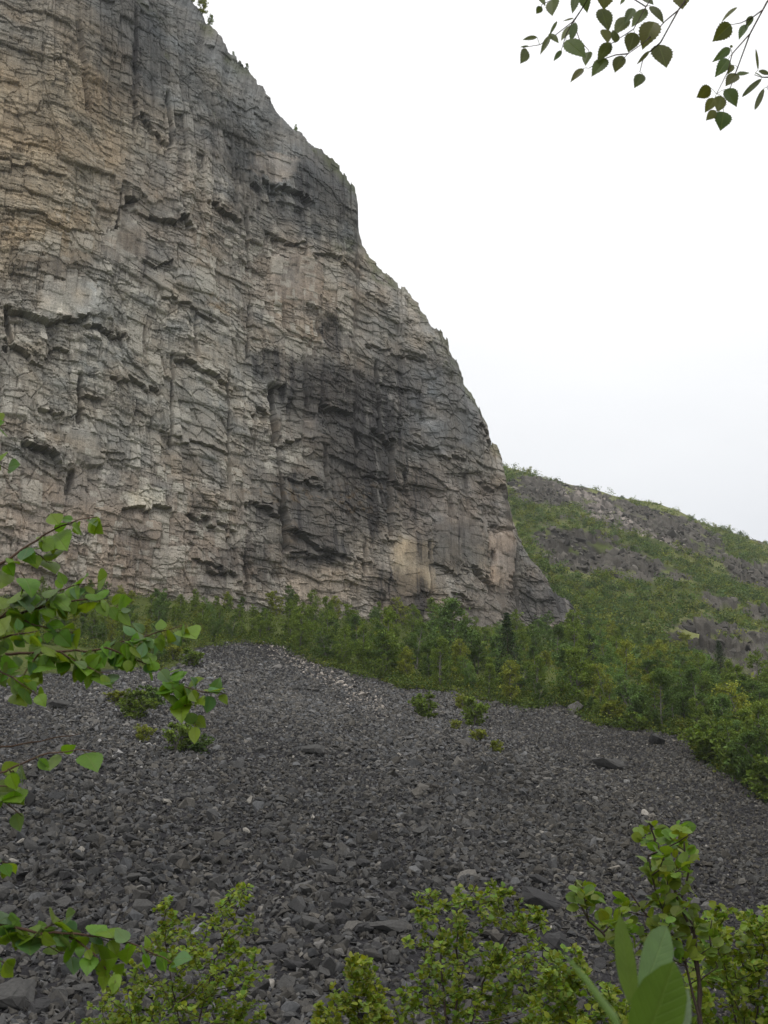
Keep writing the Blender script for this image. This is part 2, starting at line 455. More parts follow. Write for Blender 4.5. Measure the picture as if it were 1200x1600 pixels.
# ------------------------------------------------------------------ cliff
WR = np.array([-1.3, -0.9, -0.7, -0.46, -0.37, -0.2, 0.0, 0.12, 0.2, 0.3])
WY = np.array([118., 128., 138., 152., 158., 178., 208., 232., 248., 272.])
def wallY(r): return np.interp(r, WR, WY)
SIL = np.array([(-1400, -700), (-700, -760), (-300, -640), (0, -380), (150, -190), (262, -40), (285, 0), (297, 12), (305, 25), (322, 46), (332, 60), (345, 86), (366, 104), (385, 120), (398, 132), (412, 152),
                (438, 190), (455, 208), (474, 224), (495, 238), (512, 250), (528, 268), (538, 282), (547, 305), (551, 322), (550, 340), (555, 365), (560, 388), (572, 404),
                (586, 420), (602, 432), (618, 444), (634, 458), (650, 474), (655, 486), (664, 496), (673, 514), (684, 522), (695, 536), (703, 556), (714, 572), (718, 590),
                (730, 606), (738, 622), (748, 640), (752, 655), (762, 672), (766, 686), (778, 697), (784, 712), (786, 728), (793, 760), (800, 800), (815, 840), (835, 868),
                (850, 893), (868, 918), (888, 936), (908, 955), (918, 972), (926, 995), (936, 1025), (960, 1080)], float)
SR, SE = ray(SIL[:, 0], SIL[:, 1])
for k in range(1, len(SR)):
    if SR[k] <= SR[k - 1]: SR[k] = SR[k - 1] + 0.0004
NCOL, NROW = 1180, 900
cr1 = np.linspace(-0.75, -0.47, 90)[:-1]
cr2 = np.linspace(-0.47, float(SR[-1]), NCOL)
rc = np.concatenate([cr1, cr2])
Yc = wallY(rc)
# smooth the plan
kk = np.hanning(91); kk /= kk.sum()
Yc = np.convolve(np.pad(Yc, 45, mode='reflect', reflect_type='odd'), kk, 'valid')
Px, Py_ = rc * Yc, Yc
tx = np.gradient(Px); ty = np.gradient(Py_); ln = np.hypot(tx, ty)
nx_, ny_ = ty / ln, -tx / ln
s_c = np.concatenate([[0], np.cumsum(np.hypot(np.diff(Px), np.diff(Py_)))])
e_r = np.interp(rc, SR, SE)
LEAN = 0.05
zb = T(Px, Py_) - 6
zt = e_r * Yc
for _ in range(12):
    zt = e_r * (Yc + LEAN * np.maximum(zt - 50, 0))
zt = np.minimum(zt, 222 + 6 * fbm(s_c / 9, s_c * 0, 3))
# small teeth along the rim
zt = zt + 1.3 * fbm(s_c / 3.0, s_c * 0 + 4, 8, 4) + 1.5 * (hsh(np.floor(s_c / 1.7 + 1.2 * np.sin(s_c / 2.3)), 0 * s_c, 9) - 0.5) * (hsh(np.floor(s_c / 7), 0 * s_c, 10) > 0.3)
zt = np.maximum(zt, zb + 3)
tt = np.linspace(0, 1, NROW) ** 0.92
S = np.broadcast_to(s_c, (NROW, len(rc))); 
Z = zb + (zt - zb) * tt[:, None]
Rg = np.broadcast_to(rc, Z.shape); Yg = Yc + LEAN * np.maximum(Z - 50, 0)
PXc, PYc = proj(Rg * Yg, Yg, Z)
dz_top = zt - Z
# warp for the noise
wu = 2.6 * fbm(S / 24, Z / 24, 101, 2); wv = 1.8 * fbm(S / 30, Z / 26, 105, 2) - 0.04 * S    # beds dip gently
Zb_ = Z + wv
bed = np.clip(0.5 + 1.3 * fbm(S / 20, Z / 14, 110, 3), 0.05, 1)                                   # strongly bedded places
UPR = pxmask(PXc, PYc, 330, 130, 330, 150, 48, 0.3)                                             # massive, vertical-jointed upper buttress
bed = bed * (1 - 0.7 * UPR)
D0 = 1.8 * fbm(S / 55, Z / 55, 120, 3) + 1.0 * (1 - np.abs(fbm(S / 26 + 0.05 * Z / 22, Z / 120, 124, 2)) * 2)
D = D0.copy()
def facets(u, v, seed, off, tu, tv, crack=0.0, wdt=0.05, box=0.9):
    """angular blocks: every cell stands out by its own amount and leans its own way, most of them outwards at the foot"""
    c = voro(u, v, seed, 0.95, box)
    d = (c[2] - 0.5) * off + (c[3] - 0.5) * c[5] * tu + (c[4] - 0.75) * c[6] * tv
    if crack: d = d - crack * np.exp(-((c[1] - c[0]) / wdt) ** 2) * (hsh(np.floor(u * 1.3), np.floor(v * 1.3), seed + 9) > 0.45)
    return d, c
rows = np.clip(pxmask(PXc, PYc, 30, 250, 170, 150, 15, .4) + 0.8 * pxmask(PXc, PYc, 600, 540, 110, 50, 20, .5) + 0.8 * pxmask(PXc, PYc, 740, 790, 70, 40, 15, .5)
               + 0.7 * pxmask(PXc, PYc, 230, 920, 200, 50, 12, .5) + 0.5 * sstep(0.25, 0.5, fbm(S / 14, Z / 9, 112, 2)), 0, 1) * bed
def blocks(w_, h_, cw, seed, off, tu, tv, crack, ld=0.10, shear=0.0):
    """squared blocks: upright joints set apart by about cw, within each strip short level ledges at heights of their own"""
    c0 = (S + 0.8 * wu + shear * Z) / cw
    c0 = c0 + 0.35 * (vnoise(c0 * 0 + np.floor(Z / (h_ * 5)), c0, seed + 20) - 0.5)
    cid = np.floor(c0)
    v = Zb_ / h_ + hsh(cid, cid * 0 + 5, seed + 21) * 6
    v = v + 0.7 * vnoise(cid * 3.1, v * 0.8, seed + 22) + 0.12 * (hsh(cid, 0 * cid, seed + 23) - 0.5) * (c0 - cid) * cw / h_ * 3
    i1, i2, fv, dj, q = brick((S + 0.5 * wu) / w_, v, seed)
    r3 = hsh(np.floor(v), cid, seed + 24); r4 = hsh(np.floor(v) + 7, cid, seed + 25)
    d = (i1 * 0.6 + r3 * 0.4 - 0.5) * off + (i2 - 0.5) * (q - 0.5) * tu + (0.5 - fv) * tv * (0.25 + 0.75 * r4)
    d = d - crack * np.exp(-(fv / ld) ** 2) * (r3 > 0.45) - 0.6 * crack * np.exp(-(dj / 0.05) ** 2) * (i2 > 0.55)
    return d, (0, 0, i1, i2, r4, fv, q)
FK = 1 - 0.35 * UPR
fA, cA = blocks(9.0, 11.0, 11.0, 1300, 1.5, 1.6, 0.7, 0.25, 0.03, 0.12)
fA2, cA2 = blocks(3.4, 4.6, 4.4, 1340, 1.0, 1.1, 0.55, 0.5, 0.05, 0.04)
fB, cB = blocks(1.6, 2.0, 2.2, 1370, 0.6, 0.7, 0.42, 0.5, 0.08)
m1 = np.clip(0.55 + 1.8 * fbm(S / 11, Z / 9, 148, 3), 0.08, 1)
fF, _f = facets((S + wu) / 5.5 + 0.12 * Z, Zb_ / 4.6, 1580, 0.5, 0.9, 0.9, 0.4, 0.018, 0.4)
D = D + fA + fF * FK + fA2 * (0.7 + 0.3 * bed) * FK + fB * m1 * FK
bA = cA2
bB = brick((S + wu) / 3.0, Zb_ / 1.35 + 0.8 * (cA2[2] - 0.5), 140)
bB2 = brick((S - wu) / 1.5, Zb_ / 0.62 + (cA2[3] - 0.5) * 3, 144)
rows = rows * 0.75
D = D + rows * ((bB[0] - 0.5) * 0.5 + 0.25 * (0.5 - bB[2]) + (bB[1] - 0.5) * (bB[4] - 0.5) * 0.6)
D = D - 0.4 * rows * np.exp(-(bB[2] / 0.12) ** 2) * (bB[0] > 0.5)
D = D + rows * ((bB2[0] - 0.5) * 0.3 + 0.12 * (0.5 - bB2[2])) * (cA2[4] > 0.35)
m2 = np.clip(0.5 + 1.5 * fbm(S / 6, Z / 5, 150, 3), 0, 1)
fC, bC = blocks(0.9, 0.95, 1.3, 1520, 0.34, 0.35, 0.25, 0.28, 0.13)
D = D + (0.25 + 0.75 * m1) * m2 * fC * FK
fD, bD = facets(S / 0.6, Zb_ / 0.5, 156, 0.12, 0.08, 0.16)
fE, _e = facets((S + wu) / 2.4 + 0.1 * Z, Zb_ / 2.0, 158, 0.35, 0.5, 0.7, 0.3, 0.03, 0.5)
D = D + 0.7 * fD * (0.3 + 0.7 * m2) + fE * 0.7 * FK
D = D + 0.10 * fbm((S + 0.3 * wu) / 0.55, Z / 5.0, 159, 3)                                          # upright grain
# upright joints, strongest on the upper buttress
wj = 0.22 + 0.9 * UPR + 0.5 * sstep(0.1, 0.4, fbm(S / 16, Z / 16, 165, 2))
vB = brick((Z + 2 * wv) / 10.0, (S + 0.5 * wu + 0.10 * Z) / 2.1, 160)
vB2 = brick((Z - wv) / 4.0, (S + 0.3 * wu + 0.06 * Z) / 0.95, 163)
vj = (0, 0, vB[0], vB[1], vB2[0])
D = D + wj * ((vB[0] - 0.5) * 0.9 + (vB[1] - 0.5) * (vB[2] - 0.5) * 0.9 - 0.6 * np.exp(-(vB[2] / 0.08) ** 2) * (vB[0] > 0.5) + (vB2[0] - 0.5) * 0.42)
D = D + 0.07 * fbm(S / 0.7, Z / 0.5, 175, 3)
D = D0 + (D - D0) * 0.64
# the overhangs of the photograph: (polyline, depth in metres, how far down the recess runs in pixels)
OVER = [([(185, 310), (215, 322), (250, 345), (292, 352)], 3.0, 26), ([(158, 372), (172, 340), (190, 312)], 2.0, 18), ([(392, 276), (405, 290), (420, 297)], 2.4, 14),
        ([(425, 287), (450, 300), (478, 322)], 3.0, 15), ([(322, 316), (345, 330), (372, 341)], 2.2, 12), ([(205, 182), (225, 190), (262, 232)], 1.6, 14),
        ([(5, 482), (40, 492), (70, 506), (95, 503), (138, 498)], 2.8, 20), ([(8, 538), (32, 552), (54, 572)], 2.6, 14), ([(138, 512), (165, 522), (188, 540)], 2.4, 12),
        ([(265, 560), (300, 575), (325, 592), (352, 602)], 2.4, 14), ([(30, 690), (62, 702), (92, 722)], 3.2, 22), ([(80, 548), (110, 556)], 1.8, 12),
        ([(385, 788), (415, 795), (432, 812)], 2.6, 16), ([(495, 634), (530, 646), (565, 668), (612, 694)], 2.6, 18), ([(600, 842), (640, 848), (668, 852)], 1.6, 12),
        ([(722, 872), (742, 886), (768, 908)], 2.4, 16), ([(440, 832), (470, 842), (505, 868)], 2.0, 14), ([(188, 796), (222, 796), (258, 799)], 2.2, 16),
        ([(288, 804), (325, 818), (362, 838)], 2.0, 12), ([(740, 664), (752, 672), (772, 692)], 2.2, 12), ([(750, 758), (780, 768), (805, 778)], 1.6, 10),
        ([(428, 378), (450, 378), (474, 384)], 1.8, 9), ([(490, 402), (510, 406), (532, 414)], 1.8, 9), ([(438, 468), (460, 470), (486, 480)], 1.6, 8),
        ([(172, 592), (205, 600), (240, 612)], 1.8, 12), ([(120, 615), (150, 625)], 2.0, 12), ([(60, 640), (92, 652)], 2.0, 14), ([(245, 470), (290, 480), (330, 500)], 1.4, 9),
        ([(270, 690), (310, 694), (350, 706)], 1.5, 9), ([(390, 640), (410, 650)], 2.0, 12), ([(420, 604), (445, 606)], 2.6, 30), ([(415, 690), (460, 694)], 2.0, 12),
        ([(560, 745), (600, 752), (640, 770)], 1.6, 10), ([(640, 690), (680, 705), (720, 726)], 1.6, 9), ([(660, 880), (690, 890), (720, 905)], 1.4, 9),
        ([(300, 880), (335, 892), (372, 912)], 1.8, 12), ([(700, 930), (740, 944)], 1.6, 10), ([(0, 255), (40, 262), (90, 282)], 1.1, 8), ([(0, 330), (60, 345), (120, 372)], 1.3, 9),
        ([(450, 750), (500, 760)], 1.6, 12), ([(570, 540), (610, 548), (660, 570)], 1.2, 8), ([(590, 600), (640, 612)], 1.2, 8), ([(770, 820), (800, 826)], 1.2, 9),
        ([(600, 905), (640, 918), (668, 936)], 1.3, 9), ([(205, 400), (235, 428), (262, 412)], 1.6, 10), ([(450, 868), (520, 872), (570, 884)], 1.3, 9)]
jx = 14 * (cA2[2] - 0.5) + 6 * (cB[3] - 0.5) + 4 * fbm(S / 2.2, Z / 2.2, 180, 3); jy = 12 * (cA2[3] - 0.5) + 6 * (cB[4] - 0.5) + 4 * fbm(S / 2.6, Z / 2.0, 184, 3)
qx, qy = PXc + jx, PYc + jy
for line, dep, run in OVER:
    a = np.array(line, float)
    if a[0, 0] > a[-1, 0]: a = a[::-1]
    ly = np.interp(qx, a[:, 0], a[:, 1]); ex = sstep(a[0, 0] - 5, a[0, 0] + 3, qx) * (1 - sstep(a[-1, 0] - 3, a[-1, 0] + 5, qx))
    below = qy - ly
    D = D - 0.6 * ex * dep * np.where(below > 0, np.exp(-np.maximum(below, 0) / (0.7 * run)), 0) + ex * 0.25 * dep * np.where(below <= 0, np.exp(np.minimum(below, 0) / (run * 1.5)), 0)
# upright slots and cracks: (x0, y0, x1, y1, half width, depth)
SLOTS = [(424, 605, 426, 690, 5, 2.4), (436, 800, 440, 860, 5, 2.6), (432, 690, 436, 800, 3, 1.2), (120, 590, 122, 660, 4, 1.8), (110, 740, 104, 770, 5, 1.8), (608, 700, 604, 840, 4, 1.3),
         (545, 640, 552, 700, 3, 1.5), (370, 250, 366, 340, 3, 1.0), (210, 20, 206, 200, 3, 1.0), (256, 150, 262, 230, 3, 1.6), (120, 40, 132, 170, 4, 1.2), (300, 500, 302, 560, 3, 1.0),
         (376, 870, 380, 930, 3, 1.0), (668, 850, 668, 930, 3, 1.2), (700, 780, 704, 880, 2.5, 0.9), (770, 850, 766, 930, 2.5, 0.9), (805, 860, 812, 960, 3, 1.2), (470, 560, 474, 640, 2.5, 0.8),
         (585, 570, 588, 680, 3, 1.2), (8, 490, 14, 540, 4, 1.6), (262, 560, 260, 700, 2.5, 1.0), (352, 590, 352, 760, 2.5, 1.0), (392, 480, 386, 560, 3, 1.2), (384, 330, 388, 420, 3, 1.0),
         (500, 700, 503, 780, 2.5, 1.0), (560, 860, 562, 900, 3, 1.0)]
for x0, y0, x1, y1, hw, dep in SLOTS:
    t_ = np.clip((PYc - y0) / (y1 - y0), 0, 1); lx = x0 + (x1 - x0) * t_
    inside = sstep(y0 - 8, y0 + 2, PYc) * (1 - sstep(y1 - 4, y1 + 8, PYc))
    D = D - dep * inside * (1 - sstep(hw * 0.6, hw * 1.3, np.abs(PXc + 0.25 * jx - lx)))
# the oval scar
ov = pxmask(PXc + jx * .5, PYc + jy * .5, 514, 524, 30, 17, 65, 0.18)
D = D - 0.7 * ov
# smooth pale slabs
SLABS = [(640, 885, 30, 44, 0), (785, 872, 18, 42, 0), (100, 470, 42, 28, 0), (190, 385, 34, 28, 0), (425, 262, 30, 16, 20), (460, 440, 36, 40, 0), (130, 700, 25, 30, 0),
         (560, 665, 22, 14, 10), (720, 850, 40, 36, 0), (480, 675, 24, 12, 0), (235, 330, 40, 12, 10)]
slab = np.zeros_like(D)
def boxmask(px, py, cx, cy, rx, ry, ang=0.0, soft=0.12):
    a = math.radians(ang); dx = px - cx; dy = py - cy
    u = np.abs(dx * math.cos(a) + dy * math.sin(a)) / rx; v = np.abs(-dx * math.sin(a) + dy * math.cos(a)) / ry
    return 1 - sstep(1 - soft, 1 + soft, (u ** 5 + v ** 5) ** 0.2)
for c in SLABS: slab = np.maximum(slab, boxmask(qx, qy, *c))
D = D + (D0 + 0.3 + 0.25 * fbm(S / 3, Z / 3, 190, 4) + 0.3 * fA2 + 0.3 * fD - D) * slab * 0.92
# ease the relief off at the rim so the skyline keeps its outline; round the top backward
edge = 1 - sstep(0, 10, dz_top)
D = D * (1 - 0.35 * edge)
back = 7.0 * np.maximum(1 - dz_top / 9.0, 0) ** 1.7
# the far end of the wall turns away
endt = np.maximum(PXc - 770, 0) / 130.0
X3 = Rg * Yg + nx_ * D; Y3 = Yg + ny_ * D + back; Z3 = Z + back * e_r * 1.0
# plateau behind the rim
NB = 26
bk = np.linspace(0, 1, NB + 1)[1:]
Xb = [X3]; Yb = [Y3]; Zb = [Z3]
for b in bk:
    d_ = 3 + 140 * b ** 1.6
    Xb.append((X3[-1] + rc * d_ * 0.2)[None]); Yb.append((Y3[-1] + d_)[None])
    Zb.append((Z3[-1] - 0.3 * d_ + 1.5 * fbm(s_c / 5, s_c * 0 + d_ / 5, 200) * min(1, d_ / 8))[None])
X3, Y3, Z3 = np.concatenate(Xb), np.concatenate(Yb), np.concatenate(Zb)
# colours ----------------------------------------------------------
def lin(r, g, b, k=1.24):
    c = srgb(r, g, b) * k
    return c * np.array([1.02, 1.0, 0.97]) + (c.mean() - c) * 0.16
K3 = lambda a: a[..., None]
cl = np.broadcast_to(lin(122, 116, 107), Z.shape + (3,)).copy()
def zone(cl, mask, c, s=1.0): return cl + (c - cl) * K3(np.clip(mask, 0, 1) * s)
zx = PXc + 22 * fbm(S / 8, Z / 8, 210, 4); zy = PYc + 22 * fbm(S / 9, Z / 9, 214, 4)
cl = zone(cl, pxmask(zx, zy, 40, 230, 190, 210, 20, 0.3), lin(130, 117, 96), 0.9)
cl = zone(cl, pxmask(zx, zy, 60, 40, 120, 70, 10, 0.4), lin(108, 104, 96), 0.7)
cl = zone(cl, pxmask(zx, zy, 350, 140, 300, 105, 48, 0.3), lin(92, 93, 92), 0.95)
cl = zone(cl, pxmask(zx, zy, 540, 330, 60, 90, 60, 0.4), lin(86, 87, 86), 0.9)
cl = zone(cl, pxmask(zx, zy, 250, 330, 110, 60, 20, 0.4), lin(116, 108, 98), 0.6)
cl = zone(cl, pxmask(zx, zy, 190, 560, 230, 130, 10, 0.4), lin(122, 119, 111), 0.8)
cl = zone(cl, pxmask(zx, zy, 470, 460, 90, 80, 10, 0.4), lin(128, 118, 106), 0.8)
cl = zone(cl, pxmask(zx, zy, 610, 540, 90, 45, 20, 0.4), lin(120, 114, 106), 0.7)
cl = zone(cl, pxmask(zx, zy, 150, 850, 260, 95, 5, 0.4), lin(126, 114, 102), 0.8)
cl = zone(cl, pxmask(zx, zy, 690, 640, 80, 110, 60, 0.4), lin(96, 96, 96), 0.85)
cl = zone(cl, pxmask(zx, zy, 715, 790, 100, 50, 10, 0.4), lin(120, 111, 104), 0.7)
cl = zone(cl, pxmask(zx, zy, 560, 920, 130, 50, 5, 0.4), lin(128, 117, 104), 0.8)
cl = zone(cl, pxmask(zx, zy, 790, 950, 80, 50, 30, 0.4), lin(112, 104, 97), 0.7)
cl = zone(cl, pxmask(zx, zy, 860, 930, 50, 60, 50, 0.4), lin(92, 89, 86), 0.8)
cl = zone(cl, pxmask(zx, zy, 725, 560, 30, 110, -22, 0.4), lin(88, 90, 84), 0.7)
for c, m_, s_ in [((640, 885, 32, 44, 0), (150, 136, 114), .9), ((785, 872, 20, 44, 0), (146, 130, 116), .9), ((100, 470, 42, 28, 0), (162, 158, 150), .95), ((190, 385, 36, 28, 0), (128, 120, 110), .7),
                  ((425, 262, 32, 18, 20), (130, 122, 114), .8), ((460, 440, 36, 40, 0), (134, 122, 110), .8), ((222, 780, 34, 14, 0), (165, 158, 142), .95), ((480, 675, 26, 12, 0), (165, 158, 150), .95),
                  ((560, 665, 20, 14, 0), (130, 122, 116), .7), ((300, 150, 50, 60, 40), (116, 114, 108), .6), ((330, 260, 30, 50, -20), (124, 120, 114), .6), ((640, 640, 40, 20, 20), (120, 118, 116), .6)]:
    cl = zone(cl, boxmask(zx * .25 + qx * .75, zy * .25 + qy * .75, *c, soft=0.2), lin(*m_), s_)
# each bed and block its own tone
cl = cl * K3(1 + 0.30 * (bB[0] - 0.5) * rows + 0.34 * (cB[2] - 0.5) * m1 + 0.40 * (bC[2] - 0.5) * m2 + 0.26 * (cA2[4] - 0.5) + 0.35 * (vB[0] - 0.5) * wj + 0.2 * (bD[2] - 0.5) + 0.22 * fbm((S + 0.3 * wu) / 0.5, Z / 7.0, 255, 3))
cl = cl * (1 + np.array([0.07, 0.0, -0.08]) * K3(fbm(S / 5, Z / 4, 220, 4) * 1.6))
fresh = np.maximum(np.maximum((cB[3] > 0.86) * m1, (bC[4] > 0.93) * 0.8), (cA2[3] > 0.9) * 0.8) * pxmask(PXc, PYc, 260, 620, 330, 330, 0, .4)
cl = zone(cl, fresh, lin(156, 152, 142), 0.75)
# water stains: upright streaks; dk also darkens the oval scar and the wall's end
st1 = fbm((S + 0.4 * wu) / 0.9, Z / 16, 230, 4, 0.6); st2 = fbm((S + 0.6 * wu) / 3.2, Z / 34, 236, 4)
stain = np.clip(st1 * 1.5 + st2 * 1.1 - 0.15, 0, 1)
dk = np.zeros_like(Z)
for c, s_ in [((530, 640, 105, 85, 20, .35), .9), ((555, 730, 70, 110, 0, .35), .9), ((470, 790, 90, 60, 0, .35), .75), ((480, 850, 60, 40, 0, .35), .8), ((590, 620, 60, 60, 0, .35), .6),
              ((640, 770, 40, 50, 0, .4), .55), ((380, 880, 60, 40, 10, .4), .55), ((700, 850, 60, 40, 0, .4), .5), ((620, 930, 50, 40, 0, .4), .75), ((888, 950, 46, 30, 45, .4), .75), ((70, 440, 70, 34, 0, .4), .35), ((514, 528, 30, 17, 65, .25), .75),
              ((190, 90, 60, 110, 0, .4), .4), ((400, 330, 60, 40, 10, .4), .35), ((500, 300, 40, 60, 0, .4), .5), ((210, 860, 40, 40, 0, .4), .35), ((820, 900, 40, 60, -30, .4), .4), ((230, 410, 50, 40, 0, .4), .3),
              ((430, 580, 60, 26, 10, .4), .6), ((330, 190, 120, 40, 50, .4), .3)]:
    dk = np.maximum(dk, s_ * pxmask(zx, zy, c[0], c[1], c[2], c[3], c[4], c[5]))
amt = np.clip(dk * (0.9 + 0.8 * stain) + 0.32 * stain * (0.4 + 0.6 * sstep(0, .4, fbm(S / 18, Z / 30, 240, 3))), 0, 0.9)
cl = zone(cl, amt, lin(36, 35, 38), 0.97)
pale = np.clip(-st1 * 1.4 - 0.45 + st2 * 0.5, 0, 1) * (0.6 + 0.4 * dk)
cl = zone(cl, pale, lin(155, 152, 146), 0.45)
# orange lichen, moss on ledges and the green rim
lich = pxmask(qx, qy, 345, 478, 26, 9, 15, .5) + 0.55 * pxmask(qx, qy, 440, 775, 60, 18, 5, .6) * (fbm(S / 1.2, Z / 1.0, 250, 3) > 0.15) + 0.5 * pxmask(qx, qy, 560, 780, 60, 26, 5, .6) * (fbm(S / 1.4, Z / 1.0, 251, 3) > 0.2) \
       + 0.4 * pxmask(qx, qy, 440, 860, 16, 60, 0, .6) * (fbm(S / 1.2, Z / 1.4, 252, 3) > 0.2)
cl = zone(cl, lich * (0.6 + 0.6 * fbm(S / 0.8, Z / 0.8, 253, 3)), np.array([0.17, 0.10, 0.03]), 0.7)
dnx = np.gradient(D, axis=0)
moss = (0.75 * pxmask(zx, zy, 590, 428, 50, 12, 38, .4) + 0.6 * pxmask(zx, zy, 500, 255, 34, 14, 45, .4) + 0.4 * pxmask(zx, zy, 340, 190, 26, 8, 55, .5) + 0.5 * pxmask(zx, zy, 265, 100, 12, 6, 45, .5)
        + 0.4 * pxmask(zx, zy, 700, 560, 20, 44, -30, .5) + 0.35 * pxmask(zx, zy, 230, 20, 30, 10, 30, .5) + 0.45 * pxmask(zx, zy, 660, 480, 20, 10, 45, .5) + .5 * pxmask(zx, zy, 540, 395, 20, 20, 30, .5))
moss = np.clip(moss, 0, 1) * sstep(-0.35, 0.25, fbm(S / 1.2, Z / 1.2, 260, 3))
rimg = (1 - sstep(0.5, 4.5, dz_top + 1.5 * fbm(S / 1.5, Z / 1.5, 262, 3))) * sstep(-0.1, 0.3, fbm(S / 7, Z / 7, 264, 2)) * (PYc < 720)
cl = zone(cl, np.maximum(moss, 0.75 * rimg), np.array([0.075, 0.085, 0.028]), 0.8)
cl = np.clip(cl, 0.02, 0.6)
ctop = np.broadcast_to(np.array([0.07, 0.085, 0.03]), (NB, len(rc), 3)) * (1 + 0.3 * fbm(np.broadcast_to(s_c, (NB, len(rc))) / 3, np.arange(NB)[:, None] * 1.7, 270)[..., None])
call = np.concatenate([cl, ctop])
nr2, nc2 = X3.shape
ii = (np.arange(nr2 - 1)[:, None] * nc2 + np.arange(nc2 - 1)[None]).ravel()
cliff = mesh('cliff', np.stack([X3, Y3, Z3], -1).reshape(-1, 3), [np.stack([ii, ii + 1, ii + nc2 + 1, ii + nc2], -1)], call.reshape(-1, 3), M_CLIFF)
tag(cliff, 'towering grey and tan bedded rock cliff with dark water stains filling the left', kind='structure')
RIMX, RIMY, RIMZ = X3[NROW - 1], Y3[NROW - 1], Z3[NROW - 1]

# ------------------------------------------------------------------ stones of the scree
def stone_proto(seed, n=11, flat=0.5, rough=0.0):
    rr = random.Random(seed)
    bm = bmesh.new()
    for _ in range(n):
        v = Vector((rr.gauss(0, 1), rr.gauss(0, 1), rr.gauss(0, 1))).normalized()
        # push towards a box, so faces are broad and corners sharp
        mxx = max(abs(v.x), abs(v.y), abs(v.z)); v = v * (0.55 + 0.45 / mxx * rr.uniform(0.6, 1.0))
        bm.verts.new((v.x * 0.62, v.y * 0.5 * rr.uniform(0.8, 1.1), v.z * flat * 0.6))
    r_ = bmesh.ops.convex_hull(bm, input=bm.verts)
    bmesh.ops.delete(bm, geom=[v for v in bm.verts if not v.link_faces], context='VERTS')
    bmesh.ops.triangulate(bm, faces=bm.faces)
    bm.normal_update()
    V = np.array([v.co[:] for v in bm.verts]); bm.verts.index_update()
    F = np.array([[v.index for v in f.verts] for f in bm.faces])
    bm.free()
    return V, F
SP_ = [stone_proto(100 + k, 10 + k % 4, [0.4, 0.6, 0.3, 0.8][k % 4]) for k in range(16)]

def rotmats(n, tilt):
    """random spin about z and a random lean"""
    a = rng.uniform(0, 2 * math.pi, n); b = rng.normal(0, tilt, n); c = rng.normal(0, tilt, n)
    Rz = np.zeros((n, 3, 3)); Rz[:, 0, 0] = np.cos(a); Rz[:, 0, 1] = -np.sin(a); Rz[:, 1, 0] = np.sin(a); Rz[:, 1, 1] = np.cos(a); Rz[:, 2, 2] = 1
    Rx = np.zeros((n, 3, 3)); Rx[:, 0, 0] = 1; Rx[:, 1, 1] = np.cos(b); Rx[:, 1, 2] = -np.sin(b); Rx[:, 2, 1] = np.sin(b); Rx[:, 2, 2] = np.cos(b)
    Ry = np.zeros((n, 3, 3)); Ry[:, 1, 1] = 1; Ry[:, 0, 0] = np.cos(c); Ry[:, 0, 2] = np.sin(c); Ry[:, 2, 0] = -np.sin(c); Ry[:, 2, 2] = np.cos(c)
    sl = math.atan(0.33)                       # lie along the slope
    Sx = np.array([[1, 0, 0], [0, math.cos(sl), -math.sin(sl)], [0, math.sin(sl), math.cos(sl)]])
    return Sx @ Rx @ Ry @ Rz

def grid_h(x, y):
    """vectorised Tf for y >= 0"""
    wq = np.sqrt(y * y + 35.0 ** 2); r = x / wq
    i = np.clip(np.searchsorted(yrow, y) - 1, 0, nr - 2); j = np.clip(np.searchsorted(rcol, r) - 1, 0, nc - 2)
    a = (y - yrow[i]) / (yrow[i + 1] - yrow[i]); b = (r - rcol[j]) / (rcol[j + 1] - rcol[j])
    return (ZZ[i, j] * (1 - b) + ZZ[i, j + 1] * b) * (1 - a) + (ZZ[i + 1, j] * (1 - b) + ZZ[i + 1, j + 1] * b) * a

def stone_tone(x, y, px, py, n):
    """colour of the stones by where they lie"""
    base = np.array([0.0565, 0.0545, 0.0520])
    c = np.tile(base, (n, 1)) * rng.lognormal(-0.02, 0.32, n)[:, None]
    c = c * (1 + 0.3 * fbm(x / 8 + y / 25, y / 20, 402, 3))[:, None]
    warm = rng.random(n)[:, None]
    c = c * (1 + (warm - 0.45) * np.array([0.16, 0.05, -0.14]))
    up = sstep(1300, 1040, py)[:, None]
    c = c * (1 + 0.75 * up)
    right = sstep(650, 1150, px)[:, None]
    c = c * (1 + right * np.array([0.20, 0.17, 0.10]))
    # the pale run of fresh rock below the top of the cone
    t_ = (px - 420) / 160.0; ln_ = 1008 + 88 * t_ + 0 * px
    m = np.exp(-((py - ln_) / 15) ** 2) * (t_ > -0.15) * (t_ < 1.15)
    pick = rng.random(n) < m * 0.30
    c = np.where(pick[:, None], np.array([0.36, 0.32, 0.28]) * rng.uniform(0.6, 1.2, n)[:, None], c)
    rare = rng.random(n) < 0.006
    c = np.where(rare[:, None], np.array([0.28, 0.26, 0.23]) * rng.uniform(0.5, 1.1, n)[:, None], c)
    leftup = ((px < 330) & (py < 1240) & (rng.random(n) < 0.012))
    c = np.where(leftup[:, None], np.array([0.27, 0.26, 0.25]), c)
    return c

